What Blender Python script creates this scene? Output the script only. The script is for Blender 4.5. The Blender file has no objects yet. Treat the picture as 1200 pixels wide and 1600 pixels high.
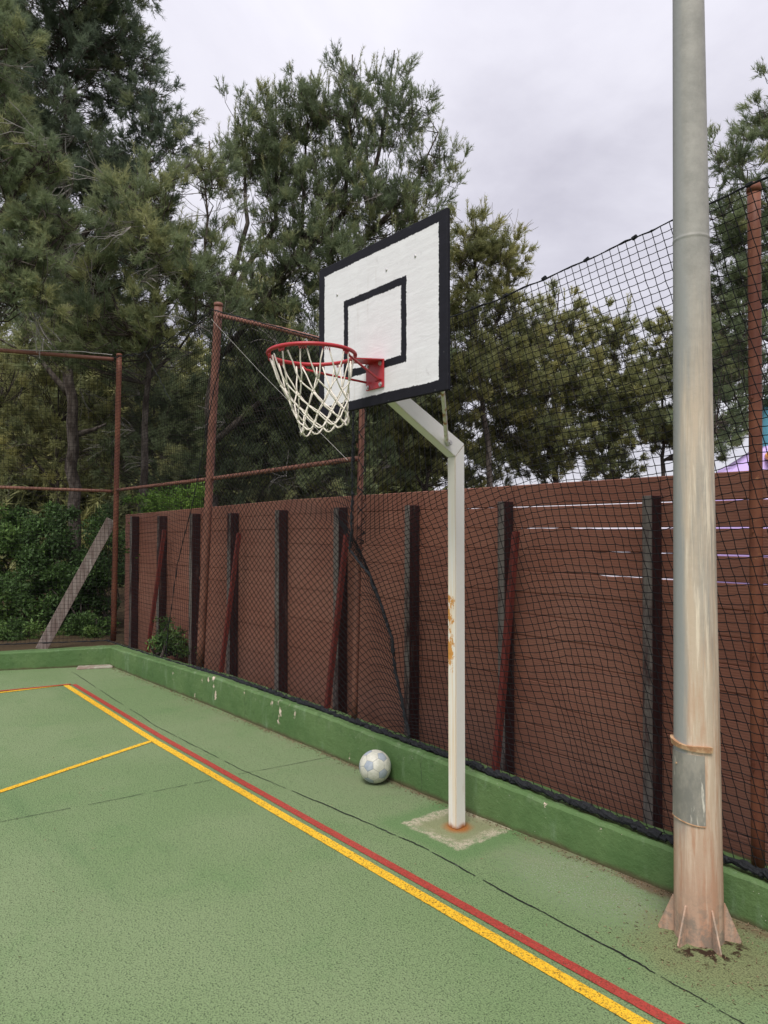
import bpy, bmesh, math, random
import numpy as np
from mathutils import Vector, Matrix
C = bpy.context.scene.collection
S = bpy.context.scene
rad = math.radians

# ---------------------------------------------------------------- camera
cd = bpy.data.cameras.new('camera'); cam = bpy.data.objects.new('camera', cd); C.objects.link(cam)
cam.location = (0, 0, 1.7); cam.rotation_euler = (rad(90) + math.atan(30/1130), 0, rad(50.85))
cd.sensor_fit = 'VERTICAL'; cd.sensor_height = 36; cd.lens = 36*1130/1600
cd.clip_start = 0.05; cd.clip_end = 2000
S.camera = cam
S.render.resolution_x = 768; S.render.resolution_y = 1024
# ---------------------------------------------------------------- exposure
S.view_settings.view_transform = 'Standard'; S.view_settings.look = 'None'
S.view_settings.exposure = 0.5; S.view_settings.gamma = 1.0
# ---------------------------------------------------------------- sky: nishita under a deck of cloud
SUN_EL, SUN_AZ = rad(58), rad(205)
W = bpy.data.worlds.new('World'); S.world = W; W.use_nodes = True
nt = W.node_tree; nt.nodes.clear()
def N(t, **k):
    n = nt.nodes.new(t)
    for a, b in k.items(): setattr(n, a, b)
    return n
wo = N('ShaderNodeOutputWorld'); bg = N('ShaderNodeBackground'); bg.inputs[1].default_value = 0.1
sky = N('ShaderNodeTexSky', sky_type='NISHITA'); sky.sun_disc = False
sky.sun_elevation = SUN_EL; sky.sun_rotation = SUN_AZ
tc = N('ShaderNodeTexCoord'); sep = N('ShaderNodeSeparateXYZ')
nt.links.new(tc.outputs['Generated'], sep.inputs[0])
def M(op, a, b=None, c=None, clamp=False):
    n = N('ShaderNodeMath', operation=op); n.use_clamp = clamp
    for i, v in enumerate((a, b, c)):
        if v is None: continue
        if isinstance(v, (int, float)): n.inputs[i].default_value = v
        else: nt.links.new(v, n.inputs[i])
    return n.outputs[0]
zz = M('ADD', M('MAXIMUM', sep.outputs[2], 0.0), 0.12)          # project the view direction on the cloud deck
cmb = N('ShaderNodeCombineXYZ')
nt.links.new(M('DIVIDE', sep.outputs[0], zz), cmb.inputs[0]); nt.links.new(M('DIVIDE', sep.outputs[1], zz), cmb.inputs[1])
n1 = N('ShaderNodeTexNoise'); n1.inputs['Scale'].default_value = 1.1; n1.inputs['Detail'].default_value = 7; n1.inputs['Roughness'].default_value = .55; n1.inputs['Distortion'].default_value = .35
nt.links.new(cmb.outputs[0], n1.inputs['Vector'])
rp = N('ShaderNodeValToRGB')
e = rp.color_ramp.elements; e[0].position = .30; e[0].color = (.56, .545, .63, 1); e[1].position = .72; e[1].color = (.93, .915, .985, 1)
m_ = rp.color_ramp.elements.new(.5); m_.color = (.76, .745, .83, 1)
nt.links.new(n1.outputs[0], rp.inputs[0])
up = M('ADD', M('MULTIPLY', M('POWER', M('MAXIMUM', sep.outputs[2], 0.0), 2.0), 4.5), 6.9)   # overcast: brighter overhead
vm = N('ShaderNodeVectorMath', operation='SCALE'); nt.links.new(rp.outputs[0], vm.inputs[0]); nt.links.new(up, vm.inputs['Scale'])
mx = N('ShaderNodeMix', data_type='RGBA'); mx.inputs[0].default_value = .94
nt.links.new(sky.outputs[0], mx.inputs[6]); nt.links.new(vm.outputs[0], mx.inputs[7])
nt.links.new(mx.outputs[2], bg.inputs[0]); nt.links.new(bg.outputs[0], wo.inputs[0])
# ---------------------------------------------------------------- sun, soft through the cloud
sl = bpy.data.lights.new('sun', 'SUN'); sl.energy = 2.2; sl.angle = rad(25); sl.color = (1, .96, .9)
sun = bpy.data.objects.new('sun', sl); C.objects.link(sun)
sun_dir = Vector((0.55, -0.70, 1.35)).normalized()
sun.rotation_euler = sun_dir.to_track_quat('Z', 'Y').to_euler()
sky.sun_elevation = math.asin(sun_dir.z); sky.sun_rotation = math.atan2(sun_dir.x, sun_dir.y)
# ================================================================ helpers
def tag(o, label=None, cat=None, group=None, kind=None):
    if label: o['label'] = label
    if cat: o['category'] = cat
    if group: o['group'] = group
    if kind: o['kind'] = kind
    return o
def empty(name, loc, label, cat, group=None, rz=0):
    o = bpy.data.objects.new(name, None); C.objects.link(o); o.location = loc; o.rotation_euler[2] = rz
    o.empty_display_size = .1
    return tag(o, label, cat, group)
def link(name, me, mat=None, parent=None, smooth=False):
    o = bpy.data.objects.new(name, me); C.objects.link(o)
    if mat:
        for m in (mat if isinstance(mat, (list, tuple)) else [mat]): me.materials.append(m)
    if parent: o.parent = parent
    if smooth: me.polygons.foreach_set('use_smooth', [True]*len(me.polygons)); me.update()
    return o
def local(o, parent):        # geometry given in world coordinates, parent somewhere else: keep it where it is
    o.parent = parent; o.location = -Vector(parent.location) if parent.parent is None else (0, 0, 0); return o
def npmesh(name, V, F, tint=None):
    V = np.asarray(V, dtype=np.float32); F = np.asarray(F, dtype=np.int32); k = F.shape[1]
    me = bpy.data.meshes.new(name)
    me.vertices.add(len(V)); me.vertices.foreach_set('co', V.ravel())
    me.loops.add(F.size); me.loops.foreach_set('vertex_index', F.ravel())
    me.polygons.add(len(F)); me.polygons.foreach_set('loop_start', np.arange(0, F.size, k, dtype=np.int32))
    me.polygons.foreach_set('loop_total', np.full(len(F), k, dtype=np.int32))
    if tint is not None:
        a = me.attributes.new('tint', 'FLOAT', 'POINT'); a.data.foreach_set('value', np.asarray(tint, dtype=np.float32))
    me.update(calc_edges=True); return me
def segs(A, B, r0, r1=None, n=3):
    """tapered prisms from A to B (arrays of points)"""
    A = np.asarray(A, float); B = np.asarray(B, float); r0 = np.broadcast_to(r0, len(A)); r1 = r0 if r1 is None else np.broadcast_to(r1, len(A))
    d = B-A; d /= np.maximum(np.linalg.norm(d, axis=1, keepdims=True), 1e-9)
    ref = np.where(np.abs(d[:, 2:3]) > .9, np.array([[1., 0, 0]]), np.array([[0, 0, 1.]]))
    u = np.cross(d, ref); u /= np.linalg.norm(u, axis=1, keepdims=True); v = np.cross(d, u)
    V = []
    for P, r in ((A, r0), (B, r1)):
        for k in range(n):
            a = 2*math.pi*k/n; V.append(P+(u*math.cos(a)+v*math.sin(a))*r[:, None])
    V = np.stack(V, 1).reshape(-1, 3); b = np.arange(len(A))[:, None]*2*n
    F = np.concatenate([b+np.array([[k, (k+1) % n, n+(k+1) % n, n+k]]) for k in range(n)], 0)
    return V, F
def merge(parts):
    V = []; F = []; o = 0
    for v, f in parts: V.append(v); F.append(np.asarray(f)+o); o += len(v)
    return np.concatenate(V), np.concatenate(F)
def tube(bm, pts, r, n=10, cap=True, twist=0):
    pts = [Vector(p) for p in pts]; rs = r if isinstance(r, (list, tuple)) else [r]*len(pts); rings = []
    t0 = (pts[1]-pts[0]).normalized(); u = t0.orthogonal().normalized()
    for i, p in enumerate(pts):
        t = (pts[min(i+1, len(pts)-1)]-pts[max(i-1, 0)]).normalized()
        u = (u-t*u.dot(t)).normalized(); v = t.cross(u)
        rings.append([bm.verts.new(p+(u*math.cos(2*math.pi*k/n+twist*i)+v*math.sin(2*math.pi*k/n+twist*i))*rs[i]) for k in range(n)])
    for a, b in zip(rings, rings[1:]):
        for k in range(n): bm.faces.new((a[k], a[(k+1) % n], b[(k+1) % n], b[k]))
    if cap: bm.faces.new(rings[0][::-1]); bm.faces.new(rings[-1])
def box(bm, lo, hi, bev=0, M4=None):
    g = bmesh.ops.create_cube(bm, size=1)['verts']
    lo = Vector(lo); hi = Vector(hi)
    for v in g: v.co = Vector(((lo.x+hi.x)/2+v.co.x*(hi.x-lo.x), (lo.y+hi.y)/2+v.co.y*(hi.y-lo.y), (lo.z+hi.z)/2+v.co.z*(hi.z-lo.z)))
    if bev:
        es = list({e for v in g for e in v.link_edges})
        r = bmesh.ops.bevel(bm, geom=es, offset=bev, segments=1, affect='EDGES'); g = list({v for f in r['faces'] for v in f.verts} | {v for v in g if v.is_valid})
    if M4 is not None:
        for v in g: v.co = M4 @ v.co
    return g
def bmo(name, bm, mat, parent=None, smooth=False):
    bmesh.ops.recalc_face_normals(bm, faces=bm.faces)
    me = bpy.data.meshes.new(name); bm.to_mesh(me); bm.free(); return link(name, me, mat, parent, smooth)
def prism(bm, prof, axis_pts):
    """closed profile list of (a,b) swept; axis_pts = list of functions mapping (a,b)->Vector"""
    rings = [[bm.verts.new(f(a, b)) for a, b in prof] for f in axis_pts]; n = len(prof)
    for r, s_ in zip(rings, rings[1:]):
        for k in range(n): bm.faces.new((r[k], r[(k+1) % n], s_[(k+1) % n], s_[k]))
    bm.faces.new(rings[0][::-1]); bm.faces.new(rings[-1])

# ================================================================ materials
class Mat:
    def __init__(s, name, rough=.8, spec=.3, metal=0):
        s.mat = bpy.data.materials.new(name); s.mat.use_nodes = True; s.t = s.mat.node_tree
        s.b = s.t.nodes['Principled BSDF']; s.b.inputs['Roughness'].default_value = rough
        s.b.inputs['Specular IOR Level'].default_value = spec; s.b.inputs['Metallic'].default_value = metal
        s.geo = s.t.nodes.new('ShaderNodeNewGeometry'); s.tc = s.t.nodes.new('ShaderNodeTexCoord')
        s.P = s.tc.outputs['Object']
        s.sp = s.t.nodes.new('ShaderNodeSeparateXYZ'); s.t.links.new(s.P, s.sp.inputs[0]); s.X, s.Y, s.Z = s.sp.outputs
    def lk(s, v, inp):
        if isinstance(v, bpy.types.NodeSocket): s.t.links.new(v, inp)
        elif isinstance(v, (int, float)) or inp.type == 'VALUE': inp.default_value = v
        else: inp.default_value = tuple(v)+((1,) if inp.type == 'RGBA' and len(v) == 3 else ())
    def m(s, op, a, b=None, c=None, clamp=False):
        n = s.t.nodes.new('ShaderNodeMath'); n.operation = op; n.use_clamp = clamp
        for i, v in enumerate((a, b, c)):
            if v is not None: s.lk(v, n.inputs[i])
        return n.outputs[0]
    def add(s, a, b): return s.m('ADD', a, b)
    def sub(s, a, b): return s.m('SUBTRACT', a, b)
    def mul(s, a, b): return s.m('MULTIPLY', a, b)
    def mx(s, a, b): return s.m('MAXIMUM', a, b)
    def mn(s, a, b): return s.m('MINIMUM', a, b)
    def ab(s, a): return s.m('ABSOLUTE', a)
    def step(s, v, lo, hi):      # smooth 0..1 between lo and hi
        n = s.t.nodes.new('ShaderNodeMapRange'); n.interpolation_type = 'SMOOTHSTEP'
        s.lk(v, n.inputs[0]); s.lk(lo, n.inputs[1]); s.lk(hi, n.inputs[2]); return n.outputs[0]
    def noise(s, scale, detail=4, rough=.55, sc=None, off=None, dist=0):
        n = s.t.nodes.new('ShaderNodeTexNoise'); n.inputs['Scale'].default_value = scale; n.inputs['Detail'].default_value = detail
        n.inputs['Roughness'].default_value = rough; n.inputs['Distortion'].default_value = dist
        mp = s.t.nodes.new('ShaderNodeMapping'); s.t.links.new(s.P, mp.inputs[0])
        mp.inputs['Scale'].default_value = sc or (1, 1, 1); mp.inputs['Location'].default_value = off or (0, 0, 0)
        s.t.links.new(mp.outputs[0], n.inputs['Vector']); return n.outputs[0]
    def voro(s, scale, feature='F1', sc=None, out='Distance'):
        n = s.t.nodes.new('ShaderNodeTexVoronoi'); n.feature = feature; n.inputs['Scale'].default_value = scale
        mp = s.t.nodes.new('ShaderNodeMapping'); s.t.links.new(s.P, mp.inputs[0]); mp.inputs['Scale'].default_value = sc or (1, 1, 1)
        s.t.links.new(mp.outputs[0], n.inputs['Vector']); return n.outputs[out]
    def mix(s, f, a, b):
        n = s.t.nodes.new('ShaderNodeMix'); n.data_type = 'RGBA'; s.lk(f, n.inputs[0]); s.lk(a, n.inputs[6]); s.lk(b, n.inputs[7]); return n.outputs[2]
    def col(s, c): s.lk(c, s.b.inputs['Base Color']); return s
    def bump(s, h, strength=.4, dist=.01):
        n = s.t.nodes.new('ShaderNodeBump'); n.inputs['Strength'].default_value = strength; n.inputs['Distance'].default_value = dist
        s.lk(h, n.inputs['Height']); s.t.links.new(n.outputs[0], s.b.inputs['Normal']); return s
    def rough(s, v): s.lk(v, s.b.inputs['Roughness']); return s
    def attr(s, name):
        n = s.t.nodes.new('ShaderNodeAttribute'); n.attribute_name = name; return n.outputs['Fac']
    def ball(s, x, y, z, r0, r1, sx=1, sz=1):   # 1 inside a blob at x,y,z (object space), falling to 0
        dx = s.mul(s.sub(s.X, x), sx); dy = s.sub(s.Y, y); dz = s.mul(s.sub(s.Z, z), sz)
        d = s.m('SQRT', s.add(s.add(s.mul(dx, dx), s.mul(dy, dy)), s.mul(dz, dz)))
        return d

# painted asphalt ---------------------------------------------------------------
def court_mat(name, base1, base2, patches=True, flecks=.5):
    k = Mat(name, .9, .2)
    big = k.noise(.55, 5, .6); mid = k.noise(2.6, 5, .65); fine = k.noise(60, 4, .7); grit = k.noise(135, 3, .7); gr2 = k.noise(38, 4, .65, off=(5, 2, 1))
    c = k.mix(k.step(big, .38, .62), base1, base2)
    if patches:
        c = k.mix(k.mul(k.step(mid, .50, .74), .40), c, (.105, .195, .072))
        c = k.mix(k.mul(k.step(k.noise(1.3, 6, .7, off=(9, 4, 0)), .55, .75), .28), c, (.215, .25, .145))
        c = k.mix(k.mul(k.step(k.noise(.8, 5, .7, sc=(.35, 1.6, 1), off=(2, 8, 0)), .56, .72), .45), c, (.085, .165, .065))
    c = k.mix(k.mul(k.step(fine, .45, .75), .35), c, tuple(v*1.35 for v in base1))
    dark = k.mul(k.step(grit, .535, .575), k.add(.5, k.mul(k.step(gr2, .44, .60), .5)))
    c = k.mix(k.mul(k.m('SUBTRACT', 1, k.step(grit, .36, .44)), .35), c, tuple(v*1.7 for v in base1))
    c = k.mix(k.mul(dark, flecks), c, (.022, .03, .018))
    fv = k.m('SUBTRACT', 1, k.step(k.add(k.voro(62), k.mul(k.sub(grit, .5), .5)), .10, .20)); c = k.mix(k.mul(fv, .65), c, (.018, .026, .014))
    fw = k.m('SUBTRACT', 1, k.step(k.voro(48), .07, .12)); c = k.mix(k.mul(fw, k.mul(k.step(k.noise(6, 4, .7), .45, .65), .6)), c, (.36, .38, .27))
    if not patches:   # worn through to the green between the stones
        wn = k.mul(k.step(k.noise(75, 4, .75, off=(1, 1, 1)), .60, .66), k.step(k.noise(5, 5, .75), .40, .60)); c = k.mix(k.mul(wn, .75), c, (.12, .16, .07))
    if patches:
        # brown line of pine litter in the corner against the kerb
        yy = k.add(k.Y, k.mul(k.sub(k.noise(3.5, 5, .7), .5), .16)); rowd = k.mul(k.step(yy, 3.12, 3.20), k.step(k.noise(2.0, 4, .6, off=(7, 0, 0)), .36, .52))
        c = k.mix(k.mul(rowd, .85), c, k.mix(k.noise(80, 3), (.055, .028, .014), (.20, .12, .075)))
        wide = k.mul(k.mul(k.step(k.Y, 2.75, 3.2), k.step(k.noise(2.2, 5, .7), .42, .68)), .45)
        c = k.mix(wide, c, (.20, .20, .125))
        # whitish worn grit between goal and lamp
        wf = k.m('SUBTRACT', 1, k.step(k.ball(-2.15, 2.98, 0, 0, 0, sx=.55), .12, .36))
        c = k.mix(k.mul(k.mul(wf, k.step(grit, .52, .62)), .55), c, (.46, .46, .40))
        # dirt round the lamp foot
        lf = k.m('SUBTRACT', 1, k.step(k.add(k.ball(-1.47, 2.9, 0, 0, 0), k.mul(k.sub(k.noise(6, 5, .7), .5), .3)), .17, .40))
        c = k.mix(k.mul(lf, .45), c, k.mix(k.step(grit, .45, .6), (.21, .18, .085), (.10, .085, .04)))
        lf2 = k.m('SUBTRACT', 1, k.step(k.add(k.ball(-1.5, 2.93, 0, 0, 0), k.mul(k.sub(k.noise(14, 4, .7), .5), .22)), .10, .18))
        c = k.mix(k.mul(lf2, k.step(k.noise(18, 3), .50, .58)), c, (.035, .02, .011))
        # footing: square ring of bare cement round the goal post, paint in the middle
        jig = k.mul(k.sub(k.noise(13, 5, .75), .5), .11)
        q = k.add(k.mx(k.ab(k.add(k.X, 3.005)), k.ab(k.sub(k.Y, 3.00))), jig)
        ring = k.mul(k.step(q, .125, .19), k.m('SUBTRACT', 1, k.step(q, .215, .245)))
        ring = k.mul(ring, k.add(.12, k.mul(k.mul(k.step(k.noise(28, 5, .7), .38, .56), .9), k.step(k.noise(4.5, 4, .6, off=(3.3, 1, 0)), .36, .56))))
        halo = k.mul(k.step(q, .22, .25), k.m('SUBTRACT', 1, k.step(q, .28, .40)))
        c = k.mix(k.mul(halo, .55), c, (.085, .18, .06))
        inner = k.m('SUBTRACT', 1, k.step(q, .15, .22))
        c = k.mix(k.mul(inner, .6), c, (.24, .23, .13))
        c = k.mix(ring, c, k.mix(k.step(grit, .4, .62), (.50, .45, .34), (.27, .24, .16)))
        ru = k.m('SUBTRACT', 1, k.step(k.add(k.ball(-2.995, 2.985, 0, 0, 0), k.mul(jig, .5)), .04, .11))
        c = k.mix(ru, c, (.30, .115, .03))
        # scattered pale droppings and chips
        sp_ = k.voro(2.3); c = k.mix(k.m('SUBTRACT', 1, k.step(sp_, .008, .014)), c, (.62, .60, .55))
    k.col(c); k.bump(k.add(k.mul(grit, .8), k.mul(gr2, 1.3)), .8, .006)
    return k.mat
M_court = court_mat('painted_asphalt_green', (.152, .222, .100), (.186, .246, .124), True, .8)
M_yellow = court_mat('paint_yellow', (.70, .40, .025), (.78, .47, .035), False, .8)
M_red = court_mat('paint_red', (.33, .045, .033), (.38, .06, .045), False, .6)

k = Mat('earth', .95, .1); k.col(k.mix(k.noise(3, 6, .7), (.035, .026, .016), (.12, .085, .05))); k.bump(k.noise(12, 6), .8, .05); M_earth = k.mat

k = Mat('kerb_paint', .7, .3)
n = k.noise(1.8, 6, .65); c = k.mix(k.step(n, .35, .65), (.068, .132, .042), (.100, .170, .060))
c = k.mix(k.mul(k.step(k.noise(5, 6, .7, sc=(1, 1, .25)), .54, .72), .6), c, (.17, .25, .145))
c = k.mix(k.mul(k.step(k.noise(9, 5, .7, off=(3, 3, 3)), .58, .7), .5), c, (.035, .075, .025))
jig = k.mul(k.sub(k.noise(30, 5, .85), .5), .17)
jt = k.m('SUBTRACT', 1, k.step(k.ab(k.sub(k.add(k.m('FRACT', k.m('DIVIDE', k.add(k.X, k.mul(k.sub(k.noise(9, 4), .5), .09)), 2.35)), 0), .5)), .0006, .0016)); c = k.mix(k.mul(jt, .7), c, (.03, .05, .025))
c = k.mix(k.mul(k.mul(k.step(k.Z, .12, .30), k.step(k.noise(11, 6, .75, off=(2, 1, 7)), .52, .66)), .5), c, (.22, .27, .17))
chips = None
for (x, z, r) in ((-7.42, .19, .035), (-7.41, .11, .03), (-6.52, .27, .04), (-6.50, .20, .025), (-6.46, .12, .042), (-6.9, .05, .035), (-6.62, .24, .03), (-6.75, .22, .022), (-8.6, .2, .02), (-5.9, .24, .02), (-5.42, .24, .022), (-5.06, .22, .03), (-9.2, .2, .03), (-5.32, .27, .035), (-5.28, .19, .042), (-5.15, .27, .035), (-5.3, .11, .03), (-4.43, .21, .018), (-4.3, .05, .012), (-3.1, .23, .02), (-2.55, .20, .015), (-2.2, .17, .012), (-1.75, .19, .02), (-3.65, .25, .02), (-2.1, .21, .02)):
    d = k.ball(x, 3.2 if x > -3 else 3.17, z, 0, 0, sx=1.3, sz=.8); v = k.m('SUBTRACT', 1, k.step(k.add(d, jig), r*.5, r*.5+.004)); chips = v if chips is None else k.mx(chips, v)
c = k.mix(chips, c, k.mix(k.noise(8, 3), (.55, .38, .28), (.72, .66, .56)))
basez = k.m('SUBTRACT', 1, k.step(k.add(k.Z, k.mul(k.sub(k.noise(7, 5), .5), .05)), .0, .035)); c = k.mix(k.mul(basez, .8), c, (.075, .05, .028))
sc_ = k.voro(34, sc=(1, 1, 1)); c = k.mix(k.mul(k.m('SUBTRACT', 1, k.step(sc_, .05, .08)), k.step(k.noise(4, 3), .5, .6)), c, (.5, .48, .4))
k.col(c); k.bump(k.add(k.noise(14, 6, .7), k.mul(chips, -.35)), .55, .02); M_kerb = k.mat

# boards: fine horizontal grooves
def plank_mat():
    k = Mat('composite_plank', .72, .3)
    row = k.m('FLOOR', k.m('DIVIDE', k.sub(k.Z, .18), .1405)); 
    rn = k.t.nodes.new('ShaderNodeTexWhiteNoise'); rn.noise_dimensions = '2D'
    cb = k.t.nodes.new('ShaderNodeCombineXYZ'); k.lk(row, cb.inputs[0]); k.lk(k.m('FLOOR', k.mul(k.X, 1.0)), cb.inputs[1]); k.t.links.new(cb.outputs[0], rn.inputs['Vector'])
    c = k.mix(rn.outputs['Value'], (.200, .078, .052), (.240, .098, .064))
    c = k.mix(k.step(k.noise(1.2, 5, .6), .35, .7), c, (.25, .115, .08)); c = k.mix(k.mul(k.step(k.noise(2.2, 6, .7, sc=(.5, 1, 2.2), off=(4, 4, 1)), .5, .72), .25), c, (.15, .062, .045)); c = k.mix(k.mul(k.m('SUBTRACT', 1, k.step(k.Z, .22, .75)), .35), c, (.17, .10, .07))
    g = k.m('FRACT', k.m('DIVIDE', k.Z, .01405)); gr = k.m('SUBTRACT', 1, k.step(k.ab(k.sub(g, .5)), .18, .42))
    c = k.mix(k.mul(gr, .26), c, (.08, .032, .023))
    c = k.mix(k.mul(k.step(k.noise(9, 5, .7, sc=(.4, 1, 3)), .6, .75), .35), c, (.17, .10, .08))
    k.col(c); k.bump(k.m('SUBTRACT', 1, gr), .3, .002); return k.mat
M_plank = plank_mat()
def wood_mat(name, a, b, c3, grey=0.0):
    k = Mat(name, .85, .15); gr = k.noise(9, 7, .65, sc=(5, 5, .45), dist=.6)
    c = k.mix(k.step(gr, .35, .65), a, b); c = k.mix(k.step(k.noise(5, 6, .7, sc=(3, 3, .35), off=(4, 4, 4)), .56, .68), c, c3)
    if grey:   # the weathered face that looks at the court has lost its stain
        ny = k.t.nodes.new('ShaderNodeSeparateXYZ'); k.t.links.new(k.geo.outputs['Normal'], ny.inputs[0])
        f = k.mul(k.step(k.mul(ny.outputs[1], -1), .5, .8), k.step(k.noise(3, 6, .75, sc=(2, 2, .5), off=(1, 7, 3)), .36, .54))
        c = k.mix(k.mul(f, grey), c, k.mix(gr, (.07, .065, .06), (.26, .245, .22)))
    k.col(c); k.bump(gr, .6, .008); return k.mat
M_post = wood_mat('dark_stained_timber', (.026, .012, .013), (.045, .018, .018), (.075, .045, .04), .7)
M_brace = wood_mat('red_stained_timber', (.10, .022, .018), (.14, .032, .026), (.06, .022, .018))
M_prop = wood_mat('weathered_prop_timber', (.17, .125, .11), (.30, .25, .225), (.40, .37, .34))

k = Mat('red_oxide_pipe', .6, .4); c = k.mix(k.step(k.noise(7, 6, .7), .35, .65), (.155, .062, .042), (.235, .10, .068))
c = k.mix(k.step(k.noise(22, 5, .7), .6, .7), c, (.09, .035, .02)); c = k.mix(k.step(k.noise(30, 4, .7, off=(5, 5, 5)), .66, .72), c, (.42, .27, .21)); k.col(c); k.bump(k.noise(40, 4), .3, .002); M_pipe = k.mat
k = Mat('rusted_pipe', .6, .4); c = k.mix(k.step(k.noise(3, 6, .7), .35, .65), (.13, .040, .024), (.21, .075, .038))
c = k.mix(k.step(k.noise(26, 5, .7), .62, .7), c, (.30, .13, .06)); k.col(c); k.bump(k.noise(40, 4), .3, .002); M_pipe2 = k.mat

k = Mat('black_net_cord', .85, .2); k.col(k.mix(k.noise(30), (.004, .004, .005), (.012, .012, .014))); M_net = k.mat
k = Mat('black_rope', .85, .2); k.col(k.mix(k.noise(60, 4), (.006, .007, .009), (.03, .032, .036))); k.bump(k.noise(150, 3), 1, .004); M_rope = k.mat
k = Mat('pale_wire', .5, .4); k.col((.45, .43, .40)); M_wire = k.mat

# goal --------------------------------------------------------------------------
def white_steel():
    k = Mat('white_painted_steel', .42, .4)
    c = k.mix(k.noise(3, 4), (.70, .68, .64), (.78, .765, .73))
    ny = k.t.nodes.new('ShaderNodeSeparateXYZ'); k.t.links.new(k.geo.outputs['Normal'], ny.inputs[0]); front = k.step(k.mul(ny.outputs[1], -1), .4, .6)
    st = k.noise(34, 4, .6, sc=(1.6, 1, .05)); streak = k.mul(k.step(st, .46, .66), k.m('SUBTRACT', 1, k.step(k.Z, 1.25, 2.1)))
    c = k.mix(k.mul(k.mul(streak, front), .6), c, (.66, .44, .22))
    c = k.mix(k.mul(k.mul(front, .35), k.step(st, .3, .5)), c, (.74, .66, .50))
    jig = k.mul(k.sub(k.noise(30, 5, .8, sc=(1, 1, .5)), .5), .16)
    p = None
    for z, r, sz in ((1.285, .022, .6), (1.20, .024, .5), (1.01, .030, .35)):
        d = k.ball(-.018, -.037, z, 0, 0, sz=sz, sx=.9); v = k.m('SUBTRACT', 1, k.step(k.add(d, jig), r*.8, r*.8+.006)); p = v if p is None else k.mx(p, v)
    c = k.mix(k.mul(p, front), c, k.mix(k.noise(50, 4), (.42, .15, .02), (.72, .38, .10)))
    ed = k.mul(k.m('SUBTRACT', 1, k.step(k.ab(k.add(k.sub(k.X, .0295), k.mul(k.sub(k.noise(4, 4, .6, off=(8, 1, 1)), .5), .006))), .0012, .0035)), front)
    c = k.mix(k.mul(ed, .7), c, (.40, .24, .10))
    bs = k.m('SUBTRACT', 1, k.step(k.add(k.Z, k.mul(k.sub(k.noise(22, 4), .5), .05)), .0, .035)); c = k.mix(bs, c, (.32, .12, .03))
    ft = k.mul(k.m('SUBTRACT', 1, k.step(k.Z, .05, .45)), k.step(k.noise(12, 5, .7, sc=(1, 1, .3), off=(3, 3, 3)), .55, .68)); c = k.mix(k.mul(ft, .5), c, (.48, .40, .30))
    k.col(c); k.bump(k.noise(55, 4), .18, .003); return k.mat
M_white = white_steel()
k = Mat('rust_streaked_rod', .5, .4); c = k.mix(k.step(k.noise(18, 5, .7, sc=(1, 1, .3)), .50, .60), (.70, .67, .62), (.36, .15, .05)); k.col(c); M_rod = k.mat
k = Mat('galvanised_bolt', .35, .5, .7); k.col(k.mix(k.noise(60), (.45, .44, .42), (.62, .60, .58))); M_bolt = k.mat
k = Mat('red_enamel', .38, .5); c = k.mix(k.noise(8, 4), (.36, .016, .024), (.46, .026, .034)); c = k.mix(k.step(k.noise(70, 4, .7), .66, .7), c, (.25, .08, .05)); k.col(c); M_redsteel = k.mat
k = Mat('white_cord', .9, .1); k.col(k.mix(k.noise(25, 4), (.70, .64, .54), (.85, .80, .71))); k.bump(k.noise(300, 3), .8, .003); M_cord = k.mat
def board_mat():
    k = Mat('painted_plywood', .42, .4)
    jig = k.add(k.mul(k.sub(k.noise(95, 3, .8), .5), .017), k.mul(k.sub(k.noise(9, 3), .5), .014))
    hx, hz = .54, .4345
    e = k.add(k.mn(k.sub(hx, k.ab(k.X)), k.add(k.sub(hz, k.ab(k.Z)), .004)), jig)
    border = k.m('SUBTRACT', 1, k.step(e, .057, .0592))
    cx, cz, rx, rz = -.023, -.030, .268, .219
    q = k.mx(k.sub(k.ab(k.sub(k.X, cx)), rx), k.sub(k.ab(k.sub(k.Z, cz)), rz)); q = k.add(q, jig)
    ringm = k.mul(k.step(q, -.042, -.0395), k.m('SUBTRACT', 1, k.step(q, -.001, .0015)))
    blk = k.mx(border, ringm)
    pin = k.m('SUBTRACT', 1, k.step(k.noise(42, 4, .75, off=(3, 1, 2)), .255, .29)); blk2 = k.mul(blk, k.m('SUBTRACT', 1, pin))
    grain = k.noise(7, 6, .65, sc=(1, 1, 5), dist=.8)
    w = k.mix(k.step(grain, .3, .7), (.70, .69, .70), (.78, .775, .785))
    w = k.mix(k.mul(k.step(k.noise(22, 5, .75, sc=(1.5, 1, .6)), .62, .74), .4), w, (.50, .49, .50))
    ms = k.mul(k.m('SUBTRACT', 1, k.step(k.ab(k.sub(k.voro(3.2), .30)), .006, .03)), k.step(k.noise(14, 5, .8, off=(2, 2, 2)), .55, .66)); w = k.mix(k.mul(ms, .35), w, (.38, .36, .35)); dr = k.step(k.noise(30, 4, .6, sc=(1, 1, .06), off=(4, 1, 1)), .60, .74); w = k.mix(k.mul(dr, .22), w, (.50, .47, .42))
    scf = k.step(k.noise(60, 4, .8, sc=(1, 1, 2), off=(6, 6, 6)), .70, .74); w = k.mix(k.mul(scf, .6), w, (.36, .35, .36))
    b = k.mix(k.noise(20, 4), (.003, .003, .006), (.011, .011, .018))
    k.col(k.mix(blk2, w, b)); k.rough(k.add(.5, k.mul(blk, .2))); k.b.inputs['Specular IOR Level'].default_value = .25
    k.bump(k.add(k.add(k.mul(grain, .8), k.mul(k.noise(90, 4), .5)), k.mul(blk, .6)), .35, .004); return k.mat
M_board = board_mat()

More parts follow.
